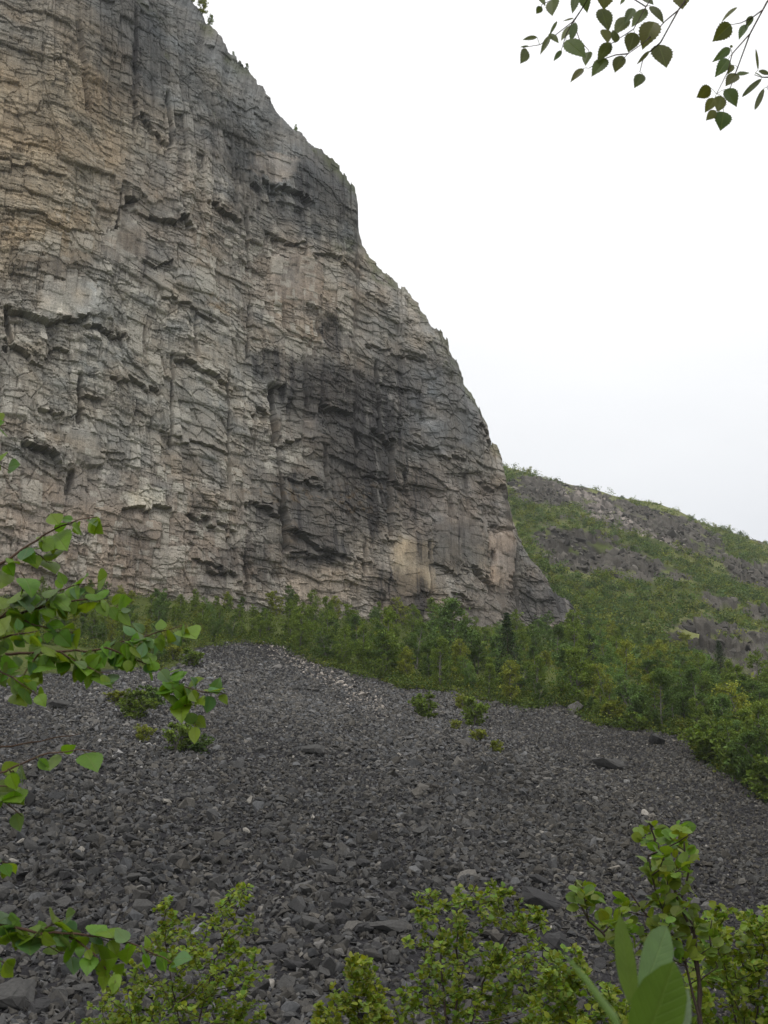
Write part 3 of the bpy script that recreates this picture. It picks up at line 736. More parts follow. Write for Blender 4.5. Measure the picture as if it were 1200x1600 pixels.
def scatter(n, smin, smu, ssig, smax, tilt, y0=17, y1=188):
    x = []; 
    yy_ = y0 + (y1 - y0) * np.sqrt(rng.random(n * 2))
    rr_ = rng.uniform(-0.52, 0.50, n * 2)
    X = rr_ * np.sqrt(yy_ ** 2 + 20 ** 2)
    z = grid_h(X, yy_)
    ok, px, py = in_scree(X, yy_, z)
    X, Yv, z, px, py = X[ok], yy_[ok], z[ok], px[ok], py[ok]
    m = len(X)
    size = np.clip(rng.lognormal(smu, ssig, m), smin, smax) * (1 - 0.38 * sstep(650, 1150, px)) * (1.12 - 0.3 * sstep(1400, 1050, py)) * (1 + 0.45 * fbm(X / 6 + Yv / 30, Yv / 16, 400, 3))
    return X, Yv, z, px, py, size

def build_stones(X, Yv, z, size, cols, tilt, sink=0.12):
    n = len(X)
    R = rotmats(n, tilt)
    proto = rng.integers(0, len(SP_), n)
    Vs = []; Fs = []; Cs = []; off = 0
    for k, (pv, pf) in enumerate(SP_):
        sel = np.nonzero(proto == k)[0]
        if len(sel) == 0: continue
        asp = rng.uniform(0.75, 1.35, (len(sel), 1, 3))
        v = np.einsum('nij,nmj->nmi', R[sel], pv[None] * asp) * size[sel][:, None, None]
        v[..., 0] += X[sel][:, None]; v[..., 1] += Yv[sel][:, None]; v[..., 2] += (z[sel] + size[sel] * sink)[:, None]
        f = pf[None] + (np.arange(len(sel)) * len(pv))[:, None, None] + off
        Vs.append(v.reshape(-1, 3)); Fs.append(f.reshape(-1, 3)); Cs.append(np.repeat(cols[sel], len(pv), 0)); off += len(sel) * len(pv)
    return np.concatenate(Vs), np.concatenate(Fs), np.concatenate(Cs)

parts = []
for n_, a_ in ((84000, dict(smin=0.14, smu=math.log(0.275), ssig=0.36, smax=0.8, tilt=0.65)), (60000, dict(smin=0.10, smu=math.log(0.20), ssig=0.3, smax=0.4, tilt=0.8, y1=115)), (16000, dict(smin=0.3, smu=math.log(0.33), ssig=0.25, smax=0.8, tilt=0.5)),
               (1300, dict(smin=0.5, smu=math.log(0.65), ssig=0.2, smax=1.1, tilt=0.4))):
    X, Yv, z, px, py, size = scatter(n_, **a_)
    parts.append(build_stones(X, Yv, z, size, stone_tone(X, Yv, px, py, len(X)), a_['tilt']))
off = 0; V_ = []; F_ = []; C_ = []
for v, f, c in parts:
    V_.append(v); F_.append(f + off); C_.append(c); off += len(v)
scree = mesh('scree', np.concatenate(V_), [np.concatenate(F_)], np.concatenate(C_), M_STONE)
tag(scree, 'wide slope of broken dark grey stones below the cliff', 'scree', kind='stuff')

# boulders: things
def boulder_mesh(seed, flat):
    rr = random.Random(seed)
    bm = bmesh.new()
    for _ in range(15):
        v = Vector((rr.gauss(0, 1), rr.gauss(0, 1), rr.gauss(0, 1))).normalized()
        mxx = max(abs(v.x), abs(v.y), abs(v.z)); v = v * (0.45 + 0.55 / mxx * rr.uniform(0.7, 1.0))
        bm.verts.new((v.x * 0.6, v.y * 0.45, v.z * flat * 0.55))
    bmesh.ops.convex_hull(bm, input=bm.verts)
    bmesh.ops.delete(bm, geom=[v for v in bm.verts if not v.link_faces], context='VERTS')
    bmesh.ops.bevel(bm, geom=list(bm.edges), offset=0.02, segments=1, affect='EDGES')
    bmesh.ops.triangulate(bm, faces=bm.faces)
    bmesh.ops.subdivide_edges(bm, edges=[e for e in bm.edges if e.calc_length() > 0.22], cuts=1)
    for v in bm.verts:
        v.co += Vector((rr.gauss(0, 1), rr.gauss(0, 1), rr.gauss(0, 1))) * 0.008
    bmesh.ops.triangulate(bm, faces=bm.faces)
    me = bpy.data.meshes.new('boulder'); bm.to_mesh(me); bm.free()
    return me
def coloured(me, c):
    me = me.copy()
    a = me.color_attributes.new('Col', 'FLOAT_COLOR', 'POINT')
    a.data.foreach_set('color', np.tile(np.array([*c, 1.0], np.float32), (len(me.vertices), 1)).ravel())
    me.materials.append(M_STONE)
    return me
BM = {}
for k in range(8):
    flat = [0.45, 0.9][k % 2]
    for tname, c in (('dark grey', (0.038, 0.037, 0.037)), ('grey', (0.062, 0.060, 0.057)), ('pale grey', (0.17, 0.16, 0.15))):
        BM[(k, tname)] = coloured(bpy.data.meshes['boulder'] if False else boulder_mesh(500 + k, flat), c)
SL = math.atan(0.33)
def put_boulder(px, py, wpx, label, tone='grey', k=0, spin=0.0, tilt=(0, 0), group=None, cat='boulder', stretch=(1, 1, 1), name='boulder'):
    p = on_ground(px, py)
    if p is None: return None
    s = wpx / FPX * math.hypot(p[1], p[2])
    o = bpy.data.objects.new(name, BM[(k, tone)])
    COL.objects.link(o)
    o.location = (p[0], p[1], p[2] + 0.16 * s)
    o.rotation_euler = (SL + tilt[0], tilt[1], spin)
    o.rotation_euler = (Matrix.Rotation(SL, 3, 'X') @ Matrix.Rotation(tilt[0], 3, 'X') @ Matrix.Rotation(tilt[1], 3, 'Y') @ Matrix.Rotation(spin, 3, 'Z')).to_euler()
    o.scale = [s * 0.85 * q for q in stretch]
    tag(o, label, cat, group)
    return o
put_boulder(492, 1184, 46, 'broad flat-topped slab in the middle of the scree with a shadow under its edge', 'grey', 0, 0.2, (0.1, 0.1), stretch=(1, .8, .8))
put_boulder(950, 1204, 56, 'long pale-topped slab slanting down to the right on the upper right scree', 'grey', 2, -0.1, (-0.1, 0.18), stretch=(1, .7, .7))
put_boulder(897, 1116, 30, 'pale upright boulder at the foot of the birches at the top of the scree', 'pale grey', 1, 0.5, (0.5, 0.2), stretch=(1, 1, 1.2))
put_boulder(1027, 1166, 30, 'dark squarish block standing up near the right edge of the wood', 'dark grey', 3, 0.4, (0.2, 0.1), stretch=(.9, .8, 1.3))
put_boulder(848, 1420, 84, 'long dark slab lying aslant above the middle birch bush, biggest stone on the lower scree', 'dark grey', 4, 0.1, (0.2, 0.35), stretch=(1, .55, .7))
put_boulder(845, 1383, 44, 'dark slanting slab just above the long dark one on the right', 'dark grey', 6, 0.2, (0.1, 0.5), stretch=(1, .6, .6))
put_boulder(432, 1046, 18, 'small whitish slab below the highest point of the scree', 'pale grey', 2, 0.2, (0.3, -0.1))
put_boulder(535, 1418, 36, 'rounded dark boulder between the lower left and middle bushes', 'dark grey', 5, 0.9, (0.1, 0.1))
put_boulder(486, 1452, 36, 'grey block with a smooth top on the lower scree left of the middle bush', 'grey', 3, 0.3, (0.0, 0.1))
put_boulder(22, 1572, 86, 'large flat grey block at the lower left corner of the scree', 'grey', 0, 0.4, (0.15, 0.1))
put_boulder(328, 1240, 32, 'low flat pale slab on the left of the scree', 'grey', 6, 0.1, (0.2, 0.0), stretch=(1, .7, .6))
put_boulder(515, 1352, 40, 'long narrow slab pointing down to the right in the middle of the lower scree', 'grey', 4, 0.1, (0.3, 0.4), stretch=(1, .5, .5))
put_boulder(24, 1100, 36, 'whitish boulder at the left edge of the upper scree', 'pale grey', 0, 0.6, (0.3, 0.1))
put_boulder(98, 1112, 48, 'dark shelf-like slab left of the scree shrubs with a pale top', 'grey', 6, 0.1, (0.1, 0.2), stretch=(1, .5, .6))
put_boulder(605, 1455, 60, 'wide grey slab left of the middle birch bush', 'grey', 2, 0.2, (0.1, 0.15), stretch=(1, .7, .6))
put_boulder(870, 1490, 56, 'dark broad boulder between the middle bush and the right sapling', 'dark grey', 7, 0.3, (0.1, 0.1))
n_b = 0
while n_b < 270:
    q = random.random()
    px = random.uniform(2, 1198); py = random.uniform(1030, 1595) if q < 0.4 else random.uniform(1280, 1595)
    if py < np.interp(px, BOUND[:, 0], BOUND[:, 1]) + 12: continue
    tone = random.choice(['dark grey', 'dark grey', 'grey', 'grey', 'grey'])
    k = random.randrange(8)
    half = 'lower' if py > 1330 else ('middle' if py > 1180 else 'upper')
    side = 'left' if px < 400 else ('right' if px > 800 else 'middle')
    p = on_ground(px, py)
    if p is None: continue
    D_ = math.hypot(p[1], p[2]); wpx = random.uniform(0.5, 1.0) * FPX / D_ * (0.65 if px > 800 else 1)
    shape = 'flat' if k % 2 == 0 else 'blocky'
    put_boulder(px, py, wpx, f'{shape} {tone} boulder among smaller stones, {half} scree, {side} third', tone, k, random.uniform(0, 6.28),
                (random.gauss(0, .3), random.gauss(0, .3)), group='boulders lying on the scree')
    n_b += 1

# ------------------------------------------------------------------ distant trees
def leaf_cloud(g, centres, rad, n_each, size, pal, rr, squash=0.8):
    """many small leaf-sized faces round the centres"""
    m = len(centres) * n_each
    c = np.repeat(centres, n_each, 0); rd = np.repeat(rad, n_each)
    d = rr.normal(0, 1, (m, 3)); d[:, 2] *= squash
    p = c + d * rd[:, None] * 0.5
    n = rr.normal(0, 1, (m, 3)); n[:, 2] += 0.9; n /= np.linalg.norm(n, axis=1)[:, None]
    t = np.cross(n, rr.normal(0, 1, (m, 3))); t /= np.linalg.norm(t, axis=1)[:, None]
    b = np.cross(n, t)
    s = size * rr.uniform(0.6, 1.35, m)[:, None]
    V = np.stack([p - t * s, p - b * s * 0.6, p + t * s, p + b * s * 0.6], 1).reshape(-1, 3)
    Q = np.arange(m * 4).reshape(-1, 4)
    tone = np.repeat(rr.uniform(0.72, 1.3, len(centres)), n_each) * rr.uniform(0.7, 1.3, m)
    hue = np.repeat(rr.uniform(0, 1, len(centres)), n_each)
    col = (pal[0] + (pal[1] - pal[0]) * hue[:, None]) * tone[:, None]
    g.add(V, quads=Q, col=np.repeat(col, 4, 0))

PAL = {'mid green': (np.array([0.075, 0.118, 0.026]), np.array([0.105, 0.145, 0.032])),
       'yellow-green': (np.array([0.115, 0.145, 0.028]), np.array([0.155, 0.172, 0.036])),
       'dark green': (np.array([0.048, 0.085, 0.028]), np.array([0.068, 0.105, 0.030])),
       'bluish green': (np.array([0.068, 0.118, 0.044]), np.array([0.088, 0.138, 0.052]))}

for k_ in PAL: PAL[k_] = tuple(c * np.array([1.62, 1.6, 1.28]) for c in PAL[k_])

def birch_proto(name, H, tone, seed, stems=1, wide=0.22, low=0.1, nleaf=30, nclump=60, leafs=0.15):
    rr = np.random.default_rng(seed)
    root = empty(name, (0, 0, 0))
    tg = Geo(); cg_ = Geo()
    cents = []; rads = []
    for s_ in range(stems):
        lean = rr.normal(0, 0.06 + 0.10 * (stems > 1), 2) * H
        k = 7; tpar = np.linspace(0, 1, k)
        hs = H * (1 if s_ == 0 else rr.uniform(0.6, 0.95))
        pts = np.stack([lean[0] * tpar ** 1.3 + np.cumsum(rr.normal(0, 0.008 * H, k)), lean[1] * tpar ** 1.3 + np.cumsum(rr.normal(0, 0.008 * H, k)), hs * 0.93 * tpar], -1); pts[0] = (0, 0, -0.3)
        tg.tube(pts, np.linspace(0.013 * H + 0.03, 0.012, k), 6, (0.15, 0.14, 0.12))
        nb = max(10, int(nclump / stems / 2))
        for b_ in range(nb):
            tb = rr.uniform(low, 0.98); a = rr.uniform(0, 2 * math.pi)
            base = np.array([np.interp(tb, tpar, pts[:, j]) for j in range(3)])
            prof = math.sin(math.pi * min(1, (tb - low) / (1 - low) * 0.85 + 0.16)) ** 0.7
            ln_ = wide * H * prof * rr.uniform(0.55, 1.2) + 0.12
            tip = base + np.array([math.cos(a) * ln_, math.sin(a) * ln_, ln_ * rr.uniform(0.15, 0.8)])
            mid = (base + tip) / 2 + np.array([0, 0, 0.06 * ln_])
            tg.tube([base, mid, tip], [0.02 + 0.003 * H, 0.018, 0.006], 4, (0.13, 0.12, 0.10))
            cents += [tip, base + (tip - base) * rr.uniform(0.45, 0.75)]; rads += [0.06 * H * rr.uniform(.4, 1.0) + 0.08, 0.06 * H * rr.uniform(.4, 1) + 0.08]
    leaf_cloud(cg_, np.array(cents), np.array(rads), nleaf, leafs, PAL[tone], rr)
    tg.build('trunk', M_BARK, root); cg_.build('crown', M_FAR, root)
    return root

def spruce_proto(name, H, seed):
    rr = np.random.default_rng(seed)
    root = empty(name, (0, 0, 0)); tg = Geo(); cg_ = Geo()
    tg.tube([(0, 0, -0.3), (0, 0, H * .5), (0, 0, H)], [0.12, 0.07, 0.015], 6, (0.07, 0.05, 0.04))
    cents = []; rads = []
    for k in range(26):
        z = H * (0.1 + 0.9 * k / 26); R = 0.17 * H * (1 - k / 26) ** 0.8 + 0.08
        for a in range(6):
            th = a * 1.047 + k * 0.7 + rr.uniform(-.3, .3); q = rr.uniform(0.75, 1.15) * R
            tip = np.array([math.cos(th) * q, math.sin(th) * q, z - 0.3 * q])
            tg.tube([(0, 0, z), tip], [0.02, 0.006], 3, (0.07, 0.05, 0.04))
            for f in (0.5, 1.0): cents.append(np.array([0, 0, z]) * (1 - f) + tip * f); rads.append(0.12 * R + 0.12)
    leaf_cloud(cg_, np.array(cents), np.array(rads), 8, 0.10, (np.array([0.03, 0.055, 0.025]), np.array([0.04, 0.068, 0.028])), rr, 0.5)
    tg.build('trunk', M_BARK, root); cg_.build('crown', M_FAR, root)
    return root

protos = []
k = 0
for tone in PAL:
    for v_ in range(3):
        H = [7.0, 5.6, 8.0][v_]
        protos.append([birch_proto('birch_tree', H, tone, 900 + k, stems=[1, 3, 2][v_], wide=[0.21, 0.27, 0.19][v_], low=[0.08, 0.04, 0.08][v_], nclump=[110, 120, 120][v_], nleaf=40, leafs=0.115), tone, H, False]); k += 1
used_first = set()
def place(proto, p, rz, scale, label, group, cat, name=None):
    first = id(proto) not in used_first
    o = proto if first else copy_tree(proto)
    used_first.add(id(proto))
    o.location = [float(c) for c in p]; o.rotation_euler = (0, 0, rz); o.scale = (scale, scale, scale) if np.isscalar(scale) else scale
    if name: o.name = name
    tag(o, label, cat, group)
    return o

def zone_name(px, py):
    if px < 310: return 'in the thicket under the left of the cliff'
    if px < 430: return 'at the cliff foot above the top of the scree cone'
    if px < 600: return 'below the darkest stain of the cliff'
    if px < 740: return 'below the tan slab of the cliff'
    if px < 880: return 'below the right end of the cliff'
    if px < 1040: return 'on the slope right of the cliff, above the scree'
    return 'in the wood by the right edge, above the scree'
cliffbase = np.array([(-300, 868), (0, 900), (120, 912), (300, 940), (430, 925), (600, 935), (700, 945), (840, 960), (885, 960), (915, 950), (960, 955), (1050, 990), (1100, 1060), (1200, 1090), (1500, 1150)], float)
placed = []
cnt = 0; tries = 0
GROUP = 'birch trees of the wood between scree and cliff'
for x_, y_, k_, h_ in ((872, 1046, 6, 1.0), (889, 1040, 1, 1.25), (903, 1036, 0, 1.3), (915, 1042, 7, 1.35), (927, 1034, 4, 1.25), (940, 1030, 0, 1.2), (957, 1026, 3, 1.1), (975, 1020, 6, .9)):
    p = on_ground(x_, y_)
    place(protos[k_][0], p - np.array([0, 0, 0.1]), x_, h_, f'{protos[k_][1]} birch hiding the toe of the cliff corner', GROUP, 'tree'); placed.append(p)
while cnt < 286 and tries < 20000:
    tries += 1
    px = random.uniform(60, 1290)
    lo = np.interp(px, BOUND[:, 0], BOUND[:, 1]) - 4; hi = np.interp(px, cliffbase[:, 0], cliffbase[:, 1]) + 14
    if px < 330: lo = np.interp(px, [0, 120, 250, 300, 330], [985, 990, 1028, 1000, 985])
    if lo - hi < 4: lo = hi + 6
    py = random.uniform(hi, lo) if random.random() < 0.62 else lo + random.uniform(-12, 5)
    p = on_ground(px, py)
    if p is None or p[1] > 236: continue
    if px < 900 and p[1] > wallY(p[0] / p[1]) - 3: p = None
    if p is None: continue
    mind = 2.6 if px > 850 else 2.2
    if any((p[0] - q[0]) ** 2 + (p[1] - q[1]) ** 2 < mind * mind for q in placed): continue
    placed.append(p)
    if px < 430: hmul = random.uniform(0.38, 0.62)
    elif 560 < px < 890: hmul = random.uniform(0.45, 0.85)
    elif px < 560: hmul = random.uniform(0.55, 0.9)
    else: hmul = random.choice([random.uniform(0.45, 0.8), random.uniform(0.7, 1.15)])
    wts = [6, 2.2, 3, 3]
    tone = random.choices(list(PAL), wts)[0]
    pr = random.choice([q for q in protos if q[1] == tone])
    H = pr[2] * hmul
    size = 'tall' if H > 6.6 else ('low' if H < 4 else 'middling')
    place(pr[0], p - np.array([0, 0, 0.1]), random.uniform(0, 6.28), (hmul * random.uniform(.8, 1.1), hmul * random.uniform(.8, 1.1), hmul),
          f'{size} {tone} birch {zone_name(px, py)}', GROUP, 'tree')
    cnt += 1
print('trees', cnt, tries)
def single(px, py, proto, hmul, label, cat, group=None, name=None, wid=1.0):
    p = on_ground(px, py)
    if p is None: print('no ground', px, py); return
    place(proto, p - np.array([0, 0, 0.1]), random.uniform(0, 6.28), (hmul * wid, hmul * wid, hmul), label, group, cat, name)
single(716, 1052, protos[9][0], 1.45, 'tallest birch of the wood, rising against the pale lower cliff', 'tree')
single(606, 1058, protos[2][0], 1.05, 'slim tall birch standing left of the tallest one', 'tree')
spr = spruce_proto('spruce_tree', 7.5, 31)
single(796, 1078, spr, 1.2, 'slender dark spruce in front of the cliff, between paler birches', 'tree')
single(1130, 1074, spr, 0.95, 'small dark spruce before the smooth grey outcrop at right', 'tree')
single(925, 1050, spr, 0.8, 'small dark spruce top in the wood right of the cliff corner', 'tree')

def shrub_proto(tone, seed, H=2.4):
    return birch_proto('shrub', H, tone, seed, stems=6, wide=0.34, low=0.05, nclump=80, nleaf=22, leafs=0.10)
sh = [shrub_proto('mid green', 1201), shrub_proto('yellow-green', 1202), shrub_proto('dark green', 1203)]
SHR = [(668, 1122, 0, 1.0, 1.1, 'round green shrub alone on the upper scree, leftmost of the scree shrubs at centre'), (722, 1112, 1, .75, .9, 'small shrub left of the fuller one on the upper scree'),
       (740, 1138, 0, 1.15, 1.0, 'fullest green shrub on the upper scree below the wood'), (712, 1142, 1, .45, 1.0, 'tiny tuft of shrub left under the fullest scree shrub'),
       (747, 1163, 1, .5, 1.4, 'low spreading yellow-green shrub below the fullest scree shrub'), (777, 1180, 1, .5, 1.0, 'lowest tiny yellowish shrub on the upper scree'),
       (180, 1104, 1, .5, 1.5, 'low yellowish mat of shrub left of the scree thicket'), (212, 1128, 0, 1.0, 1.3, 'wide green shrub on the left scree behind hanging birch leaves'),
       (235, 1112, 2, .9, 1.1, 'dark green shrub behind the wide one on the left scree'), (224, 1160, 1, .6, 1.0, 'yellow-green shrub at the lower end of the left scree thicket'),
       (275, 1178, 0, .9, 1.1, 'green shrub on the left scree just right of the low birch twig'), (312, 1180, 2, .6, 1.2, 'small dark shrub at the right end of the left scree shrubs'),
       (1135, 1200, 0, 1.7, 1.3, 'big rounded bush at the right edge where wood meets scree'), (1180, 1232, 2, 1.5, 1.2, 'dark bush at the far right edge below the big rounded bush'),
       (1100, 1182, 1, .9, 1.2, 'yellowish bush at the left foot of the big rounded bush'), (958, 1136, 1, 1.0, 1.2, 'bush on the scree edge right of the pale upright boulder'),
       (990, 1148, 0, .8, 1.3, 'low bush reaching onto the scree right of the yellowish one'), (930, 1122, 2, .9, 1.0, 'dark bush beside the pale upright boulder'),
       (295, 1040, 0, .9, 1.3, 'shrub at the left end of the scree top behind birch leaves'), (270, 1028, 1, .9, 1.1, 'yellow-green shrub at the left shoulder of the scree cone'),
       (1215, 1262, 0, 1.4, 1.2, 'green bush running out of the frame at right below the wood')]
for x_, y_, k_, s_, w_, lab in SHR: single(x_, y_, sh[k_], s_, lab, 'shrub', 'shrubs growing on the scree', wid=w_)

# trees and tufts on the skyline
def rim_at(px_t):
    qx_, qy_ = proj(RIMX, RIMY, RIMZ)
    j = int(np.argmin(np.abs(qx_ - px_t) + (qy_ > 900) * 1e4))
    return np.array([RIMX[j], RIMY[j], RIMZ[j]])
for px_t, k_, s_, lab in ((316, 3, .75, 'bushy little tree on the upper skyline of the cliff'), (328, 0, .45, 'small shrubby tree just right of the bushy one on the cliff skyline'), (300, 5, .45, 'small tree left of the bushy one on the cliff skyline'),
                          (386, 6, .28, 'tiny tree on the cliff edge below the skyline bushes'), (462, 2, .28, 'tiny tree on the cliff edge above the rounded shoulder'), (365, 9, .2, 'speck of a shrub high on the cliff edge'),
                          (290, 1, .35, 'topmost shrub on the cliff edge near the top of the frame')):
    p = rim_at(px_t); place(protos[k_][0], p - np.array([0, 0, 0.3]), 1.0 + px_t, s_, lab, 'trees on the cliff edge', 'tree')
for px_t, py_t, s_, lab in ((827, 741, .75, 'little bush on the hill skyline nearest the cliff'), (1118, 832, .6, 'bush on the hill skyline where it dips at right'), (1140, 838, .6, 'bush right beside the skyline dip of the hill'), (985, 783, .3, 'tiny tuft on the middle of the hill skyline'),
                            (1100, 824, .4, 'small bush left of the skyline dip of the hill')):
    r_, e_ = ray(px_t, py_t); yv = 556.0
    p = np.array([float(r_) * yv, yv, 0]); p[2] = Tf(p[0], p[1]) - 0.5
    place(protos[5][0], p, px_t, s_, lab, 'bushes on the hill skyline', 'shrub')

# scrub on the hillside: a far-off mass
g = Geo(); rr = np.random.default_rng(55)
cen = []; rad = []
N_ = 7000
yy_ = 170 + 385 * rr.random(N_); r_ = rr.uniform(0.10, 0.46, N_)
x_ = r_ * np.sqrt(yy_ ** 2 + 35 ** 2); z_ = grid_h(x_, yy_)
px_, py_ = proj(x_, yy_, z_)
rkk = np.zeros(N_)
for c in ROCKS: rkk = np.maximum(rkk, pxmask(px_, py_, *c))
dens = np.zeros(N_)
for c in [(815, 790, 45, 70, 0), (835, 860, 30, 50, 0), (860, 808, 80, 24, 18), (940, 835, 90, 18, 22), (960, 930, 130, 40, 12), (1080, 960, 140, 40, 14), (1120, 900, 120, 30, 18), (980, 975, 90, 40, 25), (830, 745, 40, 14, 10), (1140, 850, 60, 18, 24),
          (1080, 870, 110, 18, 20), (1180, 980, 60, 40, 10), (870, 840, 30, 50, 60), (1010, 1030, 90, 30, 20), (1290, 980, 120, 90, 0)]:
    dens = np.maximum(dens, pxmask(px_, py_, *c))
nn_ = fbm(x_ / 12, yy_ / 20, 300, 3)
okk = (rr.random(N_) < np.clip(dens * 1.2 - rkk * 1.1 + 0.25 * nn_, 0.25, 1)) & (px_ < 1500) & (rkk < 0.75)
x_, yy_, z_, px_ = x_[okk], yy_[okk], z_[okk], px_[okk]
sz = rr.uniform(0.8, 1.9, len(x_))
cc_ = np.stack([x_, yy_, z_ + sz * 0.55], -1)
for tone, sel in (('mid green', rr.random(len(x_)) < 0.5),): pass
which = rr.integers(0, 4, len(x_))
for j, tone in enumerate(PAL):
    sel = np.nonzero(which == j)[0]
    c3 = np.repeat(cc_[sel], 3, 0) + rr.normal(0, 0.55, (len(sel) * 3, 3)) * np.repeat(sz[sel], 3)[:, None]
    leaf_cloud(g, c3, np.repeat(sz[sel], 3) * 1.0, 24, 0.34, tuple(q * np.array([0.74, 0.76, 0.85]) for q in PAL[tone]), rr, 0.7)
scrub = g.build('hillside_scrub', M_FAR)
tag(scrub, 'green birch scrub covering the distant hillside right of the cliff', 'scrub', kind='stuff')
print('scrub', len(x_))

# broken rock on the hillside
N_ = 26000
yy_ = 190 + 368 * np.sqrt(rng.random(N_)); r_ = rng.uniform(0.10, 0.46, N_)
x_ = r_ * np.sqrt(yy_ ** 2 + 35 ** 2); z_ = grid_h(x_, yy_); px_, py_ = proj(x_, yy_, z_)
rkk = np.zeros(N_)
for c in ROCKS: rkk = np.maximum(rkk, pxmask(px_, py_, *c))
okk = rng.random(N_) < (rkk > 0.6) * np.clip(0.35 + 1.2 * fbm(x_ / 10, yy_ / 14, 500, 3), 0, 1) + 0.01
x_, yy_, z_, px_, py_ = x_[okk], yy_[okk], z_[okk], px_[okk], py_[okk]
tone_ = np.tile(C_HROCK, (len(x_), 1)) * rng.lognormal(-0.05, 0.35, len(x_))[:, None]
pm = np.maximum(pxmask(px_, py_, 940, 800, 75, 16, 30), pxmask(px_, py_, 1030, 850, 60, 14, 25)) * 0.4
tone_ = np.where((rng.random(len(x_)) < pm)[:, None], np.array([0.30, 0.26, 0.23]), tone_)
v, f, c = build_stones(x_, yy_, z_, np.clip(rng.lognormal(math.log(1.5), 0.45, len(x_)), 0.6, 4.5), tone_, 0.5, 0.0)
rub = mesh('hillside_rubble', v, [f], c, M_STONE)
tag(rub, 'grey broken rock strewn over the outcrops of the distant hillside', 'rubble', kind='stuff')

# undergrowth below the trees and along the scree edge
g = Geo(); rr = np.random.default_rng(56)
c4 = []
for _ in range(6500):
    px = rr.uniform(-260, 1560); lo = np.interp(px, BOUND[:, 0], BOUND[:, 1]) + 2; hi = np.interp(px, cliffbase[:, 0], cliffbase[:, 1]) + 2
    if px < 330: lo = np.interp(px, [0, 120, 250, 300, 330], [1000, 1010, 1034, 1010, 1000])
    py = rr.uniform(min(hi, lo - 3), lo) if rr.random() < 0.6 else lo + rr.uniform(-14, 5)
    p = on_ground(px, py)
    if p is None or p[1] > 240: continue
    c4.append(p + np.array([0, 0, 0.3]))
c4 = np.array(c4)
for tone, a, b in (('yellow-green', 0, .2), ('mid green', .2, .65), ('dark green', .65, 1)):
    s0, s1 = int(a * len(c4)), int(b * len(c4))
    idx = rr.permutation(len(c4))[s0:s1]
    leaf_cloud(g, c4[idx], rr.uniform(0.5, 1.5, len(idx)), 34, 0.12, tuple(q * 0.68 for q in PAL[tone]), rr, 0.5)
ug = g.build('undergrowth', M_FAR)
tag(ug, 'low green bushes and grass under the birches along the scree', 'undergrowth', kind='stuff')

# ------------------------------------------------------------------ near leaves
def leaf_outline(n, serr, shape='birch'):
    """half-width along the blade, t = 0 at the stalk"""
    t = np.linspace(0, 1, n)
    if shape == 'birch': w_ = np.interp(t, [0, .06, .2, .38, .6, .8, .93, 1], [0.0, .24, .43, .49, .40, .21, .07, 0])
    elif shape == 'round': w_ = np.interp(t, [0, .1, .3, .5, .7, .88, 1], [0, .25, .42, .46, .40, .24, 0])
    else: w_ = np.interp(t, [0, .15, .35, .55, .75, .92, 1], [0, .28, .44, .5, .42, .2, 0])
    if serr:
        w_ = w_ * (1 + serr * (np.arange(n) % 2 - 0.5)); w_[0] = w_[-1] = 0
    return t, w_

def add_leaf(g, base, tip, width, col, nrm=None, n=15, serr=0.1, shape='birch', fold=0.25, curl=0.12, rr=random, petiole=None):
    base = np.asarray(base, float); tip = np.asarray(tip, float)
    ax = tip - base; Ln = np.linalg.norm(ax) + 1e-9; ax /= Ln
    if nrm is None: nrm = np.array([rr.gauss(0, .5), -1.0, rr.gauss(0, .5)])
    nrm = nrm - ax * np.dot(nrm, ax); nrm /= np.linalg.norm(nrm) + 1e-9
    sd_ = np.cross(ax, nrm)
    t, w_ = leaf_outline(n, serr, shape)
    w_ = w_ * width
    mid = base + np.outer(t * Ln, ax) - np.outer(curl * Ln * (t - 0.3) ** 2 * 1.2, nrm)
    Lf = mid + np.outer(w_, sd_) + np.outer(w_ * fold, nrm); Rt = mid - np.outer(w_, sd_) + np.outer(w_ * fold, nrm)
    # an intermediate line on each side keeps the blade curved
    V = np.concatenate([mid, Lf, Rt])
    i = np.arange(n - 1)
    Q = np.concatenate([np.stack([i, i + 1, n + i + 1, n + i], -1), np.stack([i + 1, i, 2 * n + i, 2 * n + i + 1], -1)])
    wn = w_ / (width + 1e-9)
    uv = np.concatenate([np.stack([0 * t, t], -1), np.stack([wn * 2, t], -1), np.stack([-wn * 2, t], -1)])
    g.add(V, quads=Q, col=np.asarray(col, float), uv=uv)
    if petiole is not None:
        g.tube([petiole, (np.asarray(petiole) + base) / 2 + np.array([0, 0, 0.0015]), base], 0.0006, 4, (0.12, 0.10, 0.03))

def lcol(rr=random, base=(0.055, 0.115, 0.018), var=0.3, yel=0.0):
    k = rr.uniform(1 - var, 1 + var); b = np.array(base) * k
    b = b * np.array([rr.uniform(0.8, 1.35) + yel, 1, rr.uniform(0.7, 1.3)])
    return b

